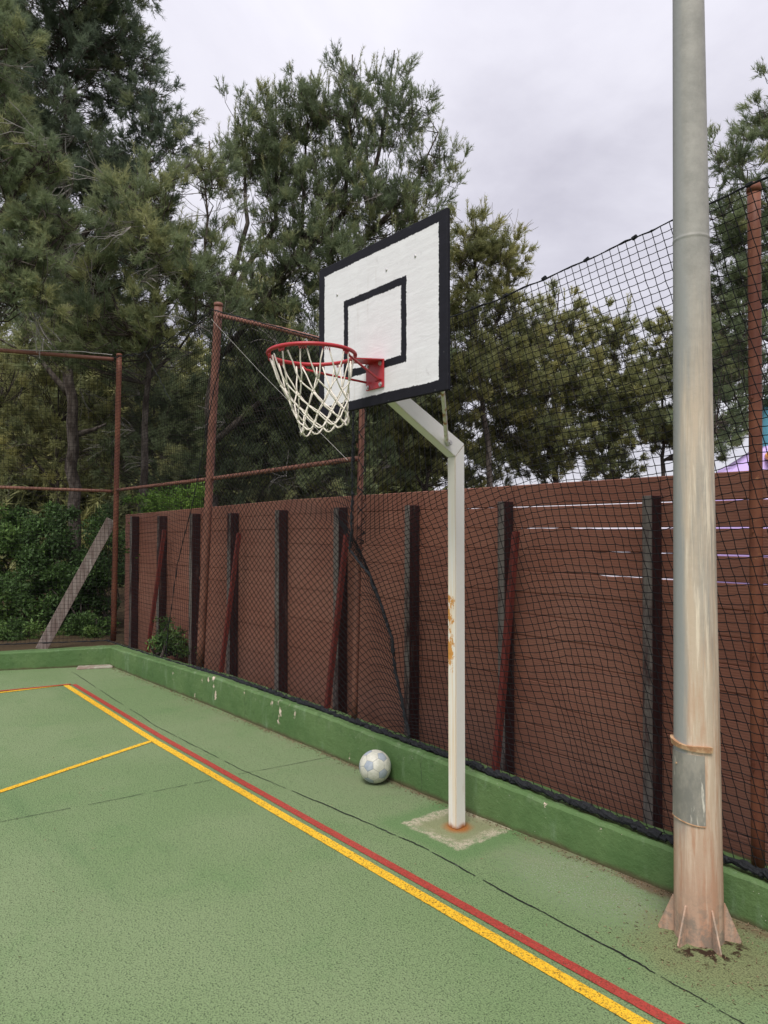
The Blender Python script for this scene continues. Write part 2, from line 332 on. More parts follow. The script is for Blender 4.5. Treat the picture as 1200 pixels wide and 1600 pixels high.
# lamp column --------------------------------------------------------------------
def lamp_mat():
    k = Mat('weathered_galvanised_steel', .55, .35)
    st = k.noise(16, 6, .65, sc=(1, 1, .06)); st2 = k.noise(38, 5, .7, sc=(1, 1, .05), off=(3, 8, 0)); bl = k.noise(6, 6, .7)
    grey = k.mix(k.step(bl, .3, .7), (.25, .245, .22), (.36, .345, .31))
    c = k.mix(k.mul(k.step(k.add(st, k.mul(k.Z, -.09)), .10, .46), k.m('SUBTRACT', 1, k.step(k.Z, 2.1, 3.0))), grey, (.52, .42, .315))
    c = k.mix(k.mul(k.step(st2, .46, .66), k.m('SUBTRACT', 1, k.step(k.Z, 1.7, 3.0))), c, (.70, .61, .48))
    c = k.mix(k.mul(k.step(k.noise(20, 6, .7, sc=(1, 1, .09), off=(1, 3, 5)), .48, .64), k.m('SUBTRACT', 1, k.step(k.Z, .3, 1.9))), c, (.46, .29, .19))
    c = k.mix(k.mul(k.m('SUBTRACT', 1, k.step(k.Z, .10, .85)), .62), c, (.40, .215, .145))
    c = k.mix(k.mul(k.m('SUBTRACT', 1, k.step(k.Z, .05, .28)), k.mul(k.step(k.noise(17, 6, .75), .42, .62), .7)), c, (.17, .165, .14))
    side = k.m('SUBTRACT', 1, k.step(k.add(k.m('DIVIDE', k.add(k.mul(k.X, .63), k.mul(k.Y, .777)), k.add(.0985, k.mul(k.Z, -.0086))), k.mul(k.sub(st, .5), .8)), -.92, -.52))   # greyer band down one side, broken by the streaks
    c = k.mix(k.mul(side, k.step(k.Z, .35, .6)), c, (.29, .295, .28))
    k.col(c); k.bump(k.add(k.noise(45, 5, .7), k.mul(st2, .5)), .35, .004); return k.mat
M_lamp = lamp_mat()
k = Mat('rusty_collar', .6, .3); k.col(k.mix(k.step(k.noise(25, 5, .7), .4, .6), (.52, .34, .20), (.36, .19, .10))); M_collar = k.mat
k = Mat('zinc_plate', .5, .4, .1); c = k.mix(k.step(k.noise(9, 5, .7, sc=(1, 1, .5)), .4, .65), (.20, .195, .175), (.31, .29, .25)); c = k.mix(k.step(k.noise(24, 5, .7, sc=(1, 1, .15)), .60, .68), c, (.58, .55, .48)); k.col(c); M_plate = k.mat

# foliage -------------------------------------------------------------------------
def leaf_mat(name, dark, mid, light, trans=.45):
    k = Mat(name, .6, .25); t = k.attr('tint')
    c = k.mix(k.step(t, 0, .55), dark, mid); c = k.mix(k.step(t, .5, 1), c, light)
    k.col(c)
    tr = k.t.nodes.new('ShaderNodeBsdfTranslucent'); k.t.links.new(c, tr.inputs[0]); ms = k.t.nodes.new('ShaderNodeMixShader'); ms.inputs[0].default_value = trans
    out = k.t.nodes['Material Output']; k.t.links.new(k.b.outputs[0], ms.inputs[1]); k.t.links.new(tr.outputs[0], ms.inputs[2]); k.t.links.new(ms.outputs[0], out.inputs[0]); return k.mat
M_dark = leaf_mat('needles_dark', (.118, .158, .112), (.168, .215, .135), (.25, .285, .15))
M_mid = leaf_mat('needles_mid', (.155, .200, .115), (.235, .285, .150), (.38, .39, .185))
M_olive = leaf_mat('needles_olive', (.185, .210, .102), (.290, .300, .130), (.44, .42, .17))
M_bush = leaf_mat('leaves_dark_bush', (.045, .080, .028), (.085, .155, .045), (.17, .27, .07), .3)
M_bright = leaf_mat('leaves_bright', (.06, .12, .02), (.12, .22, .035), (.22, .34, .06), .35)
k = Mat('pine_bark', .9, .15); k.col(k.mix(k.step(k.noise(9, 6, .7, sc=(1, 1, .4)), .35, .65), (.040, .030, .025), (.135, .115, .10))); k.bump(k.noise(20, 6, .7, sc=(1, 1, .4)), .9, .03); M_bark = k.mat
k = Mat('dead_twig', .9, .15); k.col(k.mix(k.noise(4), (.17, .155, .14), (.33, .31, .29))); M_twig = k.mat

# ================================================================ ground and court
def sheet(name, pts, z, mat, kind='structure', sub=0):
    bm = bmesh.new(); bm.faces.new([bm.verts.new((x, y, z)) for x, y in pts]); o = bmo(name, bm, mat); o['kind'] = kind; return o
sheet('ground', [(-700, -700), (700, -700), (700, 700), (-700, 700)], -.03, M_earth)
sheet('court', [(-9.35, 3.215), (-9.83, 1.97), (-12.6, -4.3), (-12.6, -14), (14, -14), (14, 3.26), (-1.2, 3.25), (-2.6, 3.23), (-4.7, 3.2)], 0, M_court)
sheet('soil', [(-9.2, 3.35), (-9.95, 1.9), (-13, -4), (-60, -4), (-60, 60), (30, 60), (30, 3.5), (0, 3.5)], .10, M_earth)
bm = bmesh.new()
def ribbon(pts, w, z, name, mat, jit=0.0, seed=1):
    rng = random.Random(seed); bm = bmesh.new(); P = [Vector((x, y, 0)) for x, y in pts]; prev = None; n = len(P)
    for i, p in enumerate(P):
        t = (P[min(i+1, n-1)]-P[max(i-1, 0)]).normalized(); s_ = Vector((-t.y, t.x, 0)); ww = w(i/(n-1)) if callable(w) else w
        a = bm.verts.new(p+s_*(ww/2+rng.uniform(-jit, jit))+Vector((0, 0, z))); b = bm.verts.new(p-s_*(ww/2+rng.uniform(-jit, jit))+Vector((0, 0, z)))
        if prev: bm.faces.new((prev[0], prev[1], b, a))
        prev = (a, b)
    o = bmo(name, bm, mat); o['kind'] = 'structure'; return o
def lerp_pts(P, n):
    out = []
    for (a, b) in zip(P, P[1:]):
        for i in range(n): t = i/n; out.append((a[0]+(b[0]-a[0])*t, a[1]+(b[1]-a[1])*t))
    out.append(P[-1]); return out
ribbon(lerp_pts([(-8.50, 2.345), (-5.78, 2.285), (-3.2, 2.288), (-1.40, 2.293), (4, 2.30)], 60), .058, .004, 'court_line_yellow', M_yellow, .0012, 2)
ribbon(lerp_pts([(-8.42, 2.425), (-5.78, 2.372), (-3.2, 2.375), (-1.36, 2.382), (4, 2.39)], 60), .050, .004, 'court_line_red', M_red, .001, 3)
ribbon(lerp_pts([(-8.46, 2.316), (-8.49, 1.70), (-8.6, -2)], 60), .055, .004, 'court_line_yellow', M_yellow, .001, 4)
ribbon(lerp_pts([(-8.44, 2.40), (-8.555, 1.70), (-8.68, -2)], 60), .045, .008, 'court_line_red', M_red, .001, 5)
ribbon(lerp_pts([(-5.76, 2.256), (-5.275, 1.065), (-4.2, -1.6)], 60), .05, .004, 'court_line_yellow', M_yellow, .001, 6)
k = Mat('crack_tar', .7, .3); k.col(k.mix(k.step(k.noise(20, 4, .7), .6, .7), (.010, .011, .012), (.11, .12, .10))); M_crack = k.mat
def crackpath(P, n, amp, seed):
    rng = random.Random(seed); q = lerp_pts(P, n); v = 0; out = []
    for x, y in q: v = v*.8+rng.uniform(-amp, amp); out.append((x, y+v))
    return out
def cut(P, frac, seed):   # broken runs of one crack
    rng = random.Random(seed); i = 0; k_ = 0
    while i < len(P)-4:
        L = rng.randint(10, 34); yield P[i:i+L+1]; i += L+rng.randint(*frac)
for j, seg in enumerate(cut(crackpath([(-9.2, 2.62), (-6.2, 2.47), (-4.73, 2.49), (-3.44, 2.605), (-2.92, 2.64), (-1.75, 2.606), (-1.19, 2.564), (1, 2.5)], 46, .003, 5), (0, 3), 4)):
    if len(seg) > 2:
        xm = seg[0][0]; wd = .0065 if -4.5 < xm < -1.85 else .0038
        ribbon(seg, (lambda t, wd=wd: wd*(.35+1.0*math.sin(math.pi*min(max(t, .05), .95))**.4)), .004, 'court_crack', M_crack, .0012, j)
for j, seg in enumerate(cut(crackpath([(-4.73, .95), (-4.66, 1.6), (-4.61, 2.24)], 40, .002, 8), (2, 8), 9)):
    if len(seg) > 2: ribbon(seg, .004, .004, 'court_crack', M_crack, .001, j+50)
ribbon(crackpath([(-4.6, 2.43), (-4.57, 2.62), (-4.51, 3.18)], 16, .002, 8), .004, .004, 'court_crack', M_crack, .001, 77)

# drain slab by the corner
k = Mat('drain_slab_concrete', .9, .2); k.col(k.mix(k.step(k.noise(9, 6, .7), .4, .62), (.24, .17, .14), (.34, .32, .26))); k.bump(k.noise(20, 5), .6, .01); M_slab = k.mat
bm = bmesh.new(); box(bm, (-.21, -.09, -.004), (.21, .09, .018), .006); t_ = bmo('drain_slab', bm, M_slab); t_.location = (-9.30, 2.93, 0); t_.rotation_euler[2] = rad(67)
tag(t_, 'flat pinkish concrete slab let into the court in the far corner', 'slab')

# low green wall (kerb) ---------------------------------------------------------------
def kerb(name, path, label, depth, seed):
    bm = bmesh.new(); rng = random.Random(seed); rings = []; pts = []
    for (a, b) in zip(path, path[1:]):
        L = math.hypot(b[0]-a[0], b[1]-a[1]); n = max(2, int(L/.07))
        for i in range(n): t = i/n; pts.append([a[j]+(b[j]-a[j])*t for j in range(5)])
    pts.append(list(path[-1]))
    for i, (x, y, h, nx, ny) in enumerate(pts):     # nx,ny : direction into the bank
        w = rng.uniform(-.003, .003); hh = h+rng.uniform(-.003, .003); nn = Vector((nx, ny, 0)); L = nn.length; nn.normalize()
        prof = [(-.004+w, -.05), (0+w, hh*.45), (.008+w, hh-.016), (.024+w*2, hh), (.10*L+w, hh-.004), (depth*L, hh-.002), (depth*L, -.05)]
        rings.append([bm.verts.new(Vector((x, y, 0))+nn*d+Vector((0, 0, z))) for d, z in prof])
    for r, s_ in zip(rings, rings[1:]):
        for q in range(len(r)): bm.faces.new((r[q], r[(q+1) % len(r)], s_[(q+1) % len(r)], s_[q]))
    bm.faces.new(rings[0][::-1]); bm.faces.new(rings[-1])
    o = bmo(name, bm, M_kerb); tag(o, label, 'low wall'); return o
cn = Vector((-1.13, .5)).normalized(); co = (cn+Vector((0, 1))); co = co/ (co.dot(Vector((0, 1))))
kerb('low_wall', [(2.5, 3.27, .20, 0, 1), (-1.38, 3.235, .19, 0, 1), (-2.5, 3.21, .215, 0, 1), (-3.27, 3.185, .245, 0, 1), (-4.7, 3.18, .275, 0, 1), (-6.5, 3.165, .285, 0, 1), (-8.1, 3.13, .25, 0, 1), (-9.32, 3.11, .235, co.x, co.y), (-9.84, 1.95, .21, cn.x, cn.y), (-12.6, -4.3, .21, cn.x, cn.y)],
     'long low wall painted green with chipped paint running round the edge of the court', .19, 4)

# ================================================================ plank fence
def drop(fx, x): return 0
def fence():
    root = empty('plank_fence', (-5, 3.66, .2), 'long reddish brown fence of horizontal planks on dark timber posts behind the low wall', 'fence')
    def ad(o): o.parent = root; o.location = -root.location; return o
    PX = [(-1.09, -1.00), (-2.153, -2.056), (-3.20, -3.088), (-4.12, -3.985), (-5.055, -4.92), (-6.02, -5.88), (-7.01, -6.86), (-7.95, -7.81), (-8.92, -8.76), (-9.88, -9.72)]
    rng = random.Random(3); FY = 3.66
    edges = [.9]+[(a+b)/2 for a, b in PX]+[-10.35]
    zb0, ztop, rows = .055, 2.0, 14
    def top(x): return ztop-.06*max(0, min(1, (-x-6)/4))
    # open joints (rows counted from the top) and from where they open
    openx = {1: -3.95, 2: -3.35, 3: -2.62, 4: -2.95, 5: -1.95, 6: -1.55, 7: -1.5}
    for bi, (xa, xb) in enumerate(zip(edges, edges[1:])):
        bm = bmesh.new(); xa, xb = xa-.003, xb+.003
        h = (ztop-zb0)/rows
        for r in range(rows):
            n = max(3, int((xa-xb)/.05)); xs = [xb+(xa-xb)*i/n for i in range(n+1)]; y0 = FY+rng.uniform(-.002, .002)
            zt = []; zbt = []
            for x in xs:
                sc = (top(x)-zb0)/(ztop-zb0); a = zb0+(ztop-r*h-zb0)*sc; b = zb0+(ztop-(r+1)*h-zb0)*sc
                j = r      # the joint above this plank
                g = 0
                if j in openx:
                    k_ = (x-openx[j]); g = max(0, min(1, k_/.5))*{1: .006, 2: .010, 3: .0115, 4: .009, 5: .0045, 6: .005, 7: .0035}[j]
                    g *= (.55+.6*math.sin(x*9+j*2.1)*math.sin(x*23+j)) if k_ < .8 else 1
                a2 = a+.001-max(g, 0); zt.append(a2); zbt.append(b-.001)
            prof = lambda i: [(y0, zt[i]-.0055), (y0+.009, zt[i]), (y0+.022, zt[i]), (y0+.022, zbt[i]), (y0+.009, zbt[i]), (y0, zbt[i]+.0055)]
            rings = [[bm.verts.new((xs[i], y, z)) for y, z in prof(i)] for i in range(n+1)]
            for a_, b_ in zip(rings, rings[1:]):
                for q in range(6): bm.faces.new((a_[q], a_[(q+1) % 6], b_[(q+1) % 6], b_[q]))
            bm.faces.new(rings[0][::-1]); bm.faces.new(rings[-1])
        ad(bmo('plank_panel', bm, M_plank))
    for i, (xa, xb) in enumerate(PX):
        bm = bmesh.new(); w = .058 if i < 4 else .075
        g = box(bm, (xa, 3.555+rng.uniform(-.004, .004), .04), (xa+w+.0, 3.655, 1.895+rng.uniform(-.01, .01)), .004)
        lean = {1: -.012, 2: .0, 3: -.01}.get(i, rng.uniform(-.008, .008))
        for v in g: v.co.x += lean*(v.co.z-1.9)/1.7*-1
        ad(bmo('post', bm, M_post))
    for i, (xt, xb_, zt, tx, ty) in enumerate([(-3.06, -3.03, 1.70, .034, .03), (-4.87, -4.845, 1.68, .034, .03), (-6.76, -6.72, 1.68, .03, .028), (-8.68, -8.66, 1.72, .03, .028)]):
        bm = bmesh.new(); a = Vector((xt, 3.535, zt)); b = Vector((xb_, 3.335, .235)); d = (a-b)
        g = box(bm, (-tx/2, -.011, 0), (tx/2, .034, d.length), .003)
        R_ = d.to_track_quat('Z', 'Y').to_matrix().to_4x4(); T_ = Matrix.Translation(b)
        for v in g: v.co = T_ @ (Matrix.Rotation(math.asin(-(a.y-b.y)/d.length)*1.0, 4, 'X') @ v.co)
        ad(bmo('brace', bm, M_brace))
fence()

# ================================================================ pipes of the ball-stop netting
def pole(name, bx, tx, y, z0, z1, r, mat, label, hooks=True, group='pipe poles holding the netting'):
    root = empty(name, (bx, y, z0), label, 'pole', group)
    bm = bmesh.new(); n = 14; tube(bm, [((tx-bx)*i/n, 0, (z1-z0)*i/n) for i in range(n+1)], r, 16); bmo('pipe', bm, mat, root, True)
    bm = bmesh.new(); t = Vector((tx-bx, 0, z1-z0)); d = t.normalized(); tube(bm, [t-d*.03, t+d*.004, t+d*.012], [r+.004, r+.004, r*.7], 16); bmo('cap', bm, mat, root, True)
    if hooks:
        for z in (.45, .95, 1.5, 2.1):
            f = z/(z1-z0); bm = bmesh.new()
            if f < .95: tube(bm, [((tx-bx)*f, -r*.8, z), ((tx-bx)*f, -r-.012, z-.004), ((tx-bx)*f, -r-.016, z+.03)], .004, 6); bmo('hook', bm, mat, root)
            else: bm.free()
    return root
NY = 3.28; PY = 3.345
pole('net_pole', -1.475, -1.452, PY, .2, 3.265, .028, M_pipe2, 'thick rusty brown pipe pole at the right edge, right of the lamp column')
pole('net_pole', -4.47, -4.355, PY, .24, 3.10, .024, M_pipe, 'rusty pipe pole wrapped in black net just left of the goal, below the backboard')
pole('net_pole', -7.19, -6.81, PY, .25, 4.045, .042, M_pipe, 'tall leaning pinkish pipe pole with a bare top, left of the hoop')
pole('net_pole', -9.92, -9.80, 3.36, .22, 4.09, .036, M_pipe2, 'dark rusty pipe pole standing in the far corner of the court')
def rail(pts, r, mat, label, group='horizontal pipe rails of the netting frame'):
    o_ = Vector(pts[0]); bm = bmesh.new(); P = [Vector(p)-o_ for p in pts]; q = []
    for a, b in zip(P, P[1:]):
        for i in range(6): q.append(a.lerp(b, i/6))
    q.append(P[-1]); tube(bm, q, r, 10); o = bmo('pipe_rail', bm, mat, None, True); o.location = o_; tag(o, label, 'pipe rail', group)
rail([(-9.82, PY+.02, 2.255), (-7.02, PY+.03, 2.25), (-4.45, PY+.01, 2.26)], .021, M_pipe, 'brown pipe rail at mid height from the corner pole to the pole under the backboard')
rail([(-6.83, PY, 3.93), (-5.6, PY, 3.52), (-4.37, PY, 3.08)], .022, M_pipe, 'sloping pipe rail falling from the tall pole top toward the backboard')
def Lp(t, z): return (-9.86-.405*t, 3.34-.914*t, z)
rail([Lp(.03, 4.03), Lp(1.4, 4.06), Lp(3.2, 4.10), Lp(5, 4.1)], .026, M_pipe, 'top pipe rail leaving the corner pole toward the left edge')
rail([Lp(.03, 2.24), Lp(1.4, 2.27), Lp(3.2, 2.28), Lp(5, 2.28)], .021, M_pipe, 'middle pipe rail leaving the corner pole toward the left edge')

# ================================================================ netting
def smooth_noise(rng, nx, ny, cx, cy):
    g = rng.normal(size=(cx+3, cy+3)); X = np.linspace(0, cx, nx); Y = np.linspace(0, cy, ny)
    xi = X.astype(int); yi = Y.astype(int); fx = X-xi; fy = Y-yi; fx = fx*fx*(3-2*fx); fy = fy*fy*(3-2*fy)
    a = g[np.ix_(xi, yi)]; b = g[np.ix_(xi+1, yi)]; c = g[np.ix_(xi, yi+1)]; d = g[np.ix_(xi+1, yi+1)]
    fx = fx[:, None]; fy = fy[None, :]; return (a*(1-fx)+b*fx)*(1-fy)+(c*(1-fx)+d*fx)*fy
def net_mesh(P, r, diamond=False, knots=1.7):
    """P[nx,ny,3] lattice of knots -> cord mesh"""
    nx, ny = P.shape[:2]; A = []; B = []
    if not diamond:
        A += [P[:-1].reshape(-1, 3), P[:, :-1].reshape(-1, 3)]; B += [P[1:].reshape(-1, 3), P[:, 1:].reshape(-1, 3)]; K = P.reshape(-1, 3)
    else:
        I, J = np.meshgrid(np.arange(nx), np.arange(ny), indexing='ij'); ev = (I+J) % 2 == 0
        for dj in (1, -1):
            J2 = J+dj; ok = ev & (I < nx-1) & (J2 >= 0) & (J2 < ny); A.append(P[I[ok], J[ok]]); B.append(P[I[ok]+1, J2[ok]])
            ok = (~ev)
        K = P[ev]
        for dj in (1, -1):
            J2 = J+dj; ok = ev & (I > 0) & (J2 >= 0) & (J2 < ny); A.append(P[I[ok], J[ok]]); B.append(P[I[ok]-1, J2[ok]])
    A = np.concatenate(A); B = np.concatenate(B)
    mid = (A+B)/2; mid[:, 2] -= r*.8
    rr = r
    s1 = segs(A, mid, rr); s2 = segs(mid, B, rr)
    k1 = segs(K-np.array([r*knots, 0, 0]), K+np.array([0, 0, 0]), r*.6, r*knots); k2 = segs(K, K+np.array([r*knots, 0, 0]), r*knots, r*.6)
    return merge([s1, s2, k1, k2])
def net_thing(name, P, r, label, diamond=False):
    root = empty(name, tuple(P[0, 0]), label, 'netting'); V, F = net_mesh(P-P[0, 0], r, diamond)
    link('mesh', npmesh('mesh', V, F), M_net, root); return root
def rope(bm, pts, r, seed, lump=.35, n=7, step=.03):
    rng = random.Random(seed); P = [Vector(p) for p in pts]; q = []
    for a, b in zip(P, P[1:]):
        k_ = max(1, int((b-a).length/step))
        for i in range(k_): q.append(a.lerp(b, i/k_)+Vector((rng.uniform(-1, 1), rng.uniform(-1, 1), rng.uniform(-1, 1)))*r*.35)
    q.append(P[-1]); tube(bm, q, [r*(1+rng.uniform(-lump, lump)) for _ in q], n, True, .35)
def add_rope(root, name, ropes, mat=None):
    bm = bmesh.new(); o_ = Vector(root.location)
    for i, (pts, r, lump) in enumerate(ropes): rope(bm, [Vector(p)-o_ for p in pts], r, 11+i, lump)
    return bmo(name, bm, mat or M_rope, root)
def wob(pts, n, amp, seed, wind=0, turns=0):
    rng = random.Random(seed); P = [Vector(p) for p in pts]; q = []
    for a, b in zip(P, P[1:]):
        for i in range(n): q.append(a.lerp(b, i/n))
    q.append(P[-1]); m_ = len(q)
    return [p+Vector((math.cos(turns*6.283*i/m_)*wind, math.sin(turns*6.283*i/m_)*wind, 0))+Vector((rng.uniform(-amp, amp), rng.uniform(-amp, amp)*.4, rng.uniform(-amp, amp))) for i, p in enumerate(q)]
interp = np.interp
rng = np.random.default_rng(7)
seamT = np.array([0, .12, .24, .33, .42, .50, .545, .60, .70, .82, 1.0])
seamX = np.array([-3.72, -3.79, -3.89, -3.925, -4.035, -4.19, -4.42, -4.395, -4.385, -4.375, -4.34])
seamZ = np.array([.25, .44, .72, .94, 1.15, 1.39, 1.55, 1.72, 2.05, 2.52, 3.09])
def zbot(X): return interp(X, [-10, -8, -6.3, -5, -3.3, -2, -1, 2], [.245, .265, .30, .30, .275, .245, .225, .225])
def ztopR(X): return interp(X, [-4.4, -3.6, -3.0, -2.4, -1.45, 0], [3.09, 3.085, 3.10, 3.15, 3.245, 3.30])
# right panel: square mesh, sheared, gathered at the seam
nx, ny = 90, 76; s_ = np.linspace(0, 1, nx)[:, None]; t = np.linspace(0, 1, ny)[None, :]
XL = -4.40; XR = -.15
Xr = XL+(XR-XL)*s_+0*t; Xr = Xr+.85*(1-t)*np.clip((Xr-XL)/1.2, 0, 1)-.10
Zr = zbot(Xr)+t*(ztopR(Xr)-zbot(Xr))
pullT = np.array([0, .12, .23, .32, .42, .53, .64, .76, .87, .945, 1.0])     # rows are dragged down where the edge is gathered on the pole
lx = interp(t, pullT, seamX); lz = interp(t, pullT, seamZ)
fall = np.exp(-((Xr-XL+.1)/.75)**1.0); fall = (fall-fall[-1:].min())
r0x = Xr[0:1]; r0z = Zr[0:1]
w = np.clip(1-s_*2.4, 0, 1)**1.8
X2 = Xr+(lx-r0x)*w; Z2 = Zr+(lz-r0z)*w
nz1 = smooth_noise(rng, nx, ny, 9, 6)*.010; nz2 = smooth_noise(rng, nx, ny, 8, 7)*.012; edge = np.minimum(1, np.minimum(s_*8, np.minimum(t, 1-t)*8))
jx = rng.normal(size=(nx, ny))*.0022; jz = rng.normal(size=(nx, ny))*.0022
bulge = -.05*np.sin(math.pi*t)*np.sin(math.pi*np.clip(s_*2.2, 0, 1))*0+0*t+.0*s_
PR = np.stack([X2+(nz1)*edge+jx*edge, NY+.012*np.sin(s_*17)*np.sin(t*3.1)+bulge+nz2*.6*edge, Z2+nz2*edge+jz*edge-.03*np.sin(math.pi*t)*np.sin(s_*9)**2*edge], -1)
NR = net_thing('ball_stop_net', PR, .0024, 'black square-mesh netting panel right of the goal, up to the right edge')
add_rope(NR, 'border_rope', [([PR[i, -1]+np.array([0, 0, .004*math.sin(i*.9)]) for i in range(nx)], .0042, .3)]+[([PR[i, -1]+np.array([-.012, 0, 0]), PR[i, -1]+np.array([.014, 0, .006])], .011, .3) for i in range(10, nx, 6)])
bott = [(x, NY-.012+.004*math.sin(x*11), zbot(x)-.012) for x in np.linspace(-3.72, .3, 60)]
add_rope(NR, 'gathered_rope', [(wob(bott, 3, .007, 3), .017, .45), (wob(bott, 3, .011, 4, .014, 46), .009, .4), (wob(bott, 3, .012, 5, .016, -38), .007, .4)])
seam = [(x, NY-.012, z) for x, z in zip(seamX, seamZ)]
add_rope(NR, 'seam_rope', [(wob(seam[:7], 9, .005, 6), .0085, .6), (wob(seam[:7], 9, .010, 7, .008, 14), .004, .4), (wob([(x-.035, y+.02, z) for x, y, z in seam[6:]], 14, .004, 8), .009, .4),
    (wob([(x+.012, PY-.0, z) for x, y, z in seam[6:]], 14, .003, 9, .029, 11), .0035, .3), (wob([(x+.012, PY-.0, z) for x, y, z in seam[6:]], 14, .003, 9, .029, -9), .0035, .3)])
# left panel: diamond mesh between the tall pole and the seam
nx, ny = 76, 112; s_ = np.linspace(0, 1, nx)[:, None]; t = np.linspace(0, 1, ny)[None, :]
rx = interp(t, seamT, seamX); rz = interp(t, seamT, seamZ)
lx = interp(t, [0, 1], [-7.22, -6.84]); lz = .275+t*(3.99-.275)
X2 = lx+(rx-lx)*s_; zt = 3.98-(.90)*s_; Z2 = zbot(X2)+t*(zt-zbot(X2)); w = np.clip(s_*9-8, 0, 1)**1.5; Z2 = Z2*(1-w)+(rz+0*s_)*w
nz1 = smooth_noise(rng, nx, ny, 7, 6)*.016; nz2 = smooth_noise(rng, nx, ny, 6, 8)*.014; edge = np.minimum(1, np.minimum(np.minimum(s_, 1-s_)*8, np.minimum(t, 1-t)*8))
PL = np.stack([X2+nz1*edge+rng.normal(size=(nx, ny))*.002, NY+.01*np.sin(s_*9)*np.sin(t*4)+0*t, Z2+nz2*edge], -1)
NL = net_thing('ball_stop_net', PL, .0023, 'black diamond-mesh netting panel between the tall leaning pole and the pole left of the goal', True)
add_rope(NL, 'border_rope', [([PL[i, -1] for i in range(0, nx, 2)], .006, .3)])
bott = [(x, NY-.012, zbot(x)-.012) for x in np.linspace(-7.2, -3.72, 50)]
add_rope(NL, 'gathered_rope', [(wob(bott, 3, .007, 13), .017, .45), (wob(bott, 3, .011, 14, .013, 40), .009, .4)])
sr = [(-6.31, NY-.01, 3.74), (-6.72, NY-.01, 3.2), (-7.15, NY-.01, 2.16), (-7.62, NY-.01, 1.33), (-7.87, NY-.01, .56), (-7.92, NY-.01, .27)]
# left third: square mesh from the corner pole to the tall pole, sagging top
nx, ny = 62, 84; s_ = np.linspace(0, 1, nx)[:, None]; t = np.linspace(0, 1, ny)[None, :]
lx = interp(t, [0, 1], [-9.93, -9.81]); rx = interp(t, [0, 1], [-7.22, -6.84]); X2 = lx+(rx-lx)*s_
zt = interp(X2, [-9.9, -9.4, -8.75, -8.0, -7.4, -6.84], [4.06, 4.0, 3.90, 3.90, 3.92, 3.98]); Z2 = zbot(X2)+t*(zt-zbot(X2))
arc = -.22*np.sin(math.pi*s_)*np.sin(math.pi*t)**1.2
nz1 = smooth_noise(rng, nx, ny, 6, 6)*.03; nz2 = smooth_noise(rng, nx, ny, 6, 6)*.02; edge = np.minimum(1, np.minimum(np.minimum(s_, 1-s_)*8, np.minimum(t, 1-t)*8))
PC = np.stack([X2+nz1*edge, NY+.0*X2, Z2+nz2*edge-arc*.6], -1)
NC = net_thing('ball_stop_net', PC, .0019, 'black netting with a sagging top between the corner pole and the tall leaning pole')
add_rope(NC, 'border_rope', [([PC[i, -1]-np.array([0, 0, .025*abs(math.sin(i*.55))]) for i in range(0, nx)], .006, .3)])
add_rope(NC, 'hanging_rope', [(wob(sr, 6, .006, 21), .005, .3), (wob([(-8.6, NY-.01, 3.86), (-8.2, NY-.01, 3.5), (-7.83, NY-.01, 3.17)], 8, .012, 22), .0035, .3)])
bott = [(x, NY-.012, zbot(x)-.012) for x in np.linspace(-9.9, -7.2, 30)]
add_rope(NC, 'gathered_rope', [(wob(bott, 3, .004, 13), .008, .45)])
# side net along the left kerb
nx, ny = 96, 78; s_ = np.linspace(0, 1, nx)[:, None]; t = np.linspace(0, 1, ny)[None, :]
T_ = 4.8*s_; nz1 = smooth_noise(rng, nx, ny, 6, 6)*.02; nz2 = smooth_noise(rng, nx, ny, 6, 6)*.02
PS = np.stack([-9.84-.405*T_+nz1*.4+0*t, 3.30-.914*T_+nz1+0*t, .24+t*(4.0-.24)+nz2*np.sin(math.pi*t)+0*s_], -1)
NS = net_thing('ball_stop_net', PS, .0019, 'black netting panel closing the left side of the court in front of the bushes')
add_rope(NS, 'gathered_rope', [([PS[i, 0] for i in range(0, nx, 2)], .008, .4)])
add_rope(NS, 'border_rope', [(wob([Lp(.05, 4.09), Lp(.5, 4.11), Lp(1.2, 4.08)], 6, .003, 2), .005, .2)], M_wire)
# thin pale guy wire
bm = bmesh.new(); tube(bm, [Vector((0, 0, 0)), Vector((1.0, 0, -.71)), Vector((2.35, -.0, -1.62))], .0013, 5); o = bmo('guy_wire', bm, M_wire); o.location = (-6.78, NY-.03, 3.86)
tag(o, 'thin pale wire running diagonally down from the tall leaning pole behind the hoop', 'wire')

# ================================================================ timber prop outside the left net
bm = bmesh.new(); a = Vector((-10.52, 2.60, .10)); b = Vector((-10.20, 3.42, 1.86)); d = b-a
g = box(bm, (-.075, -.03, 0), (.075, .03, d.length), .005)
zax = d.normalized(); view = Vector((.63, .775, 0)); yax = zax.cross(view).cross(zax) if False else Vector((-.95, .31, 0)); xax = yax.cross(zax).normalized(); yax = zax.cross(xax)
MM = Matrix((xax, yax, zax)).transposed().to_4x4()
for v in g: v.co = MM @ v.co
o = bmo('timber_prop', bm, M_prop); o.location = a; tag(o, 'weathered brown plank leaning diagonally against the corner pole behind the left net', 'timber prop')

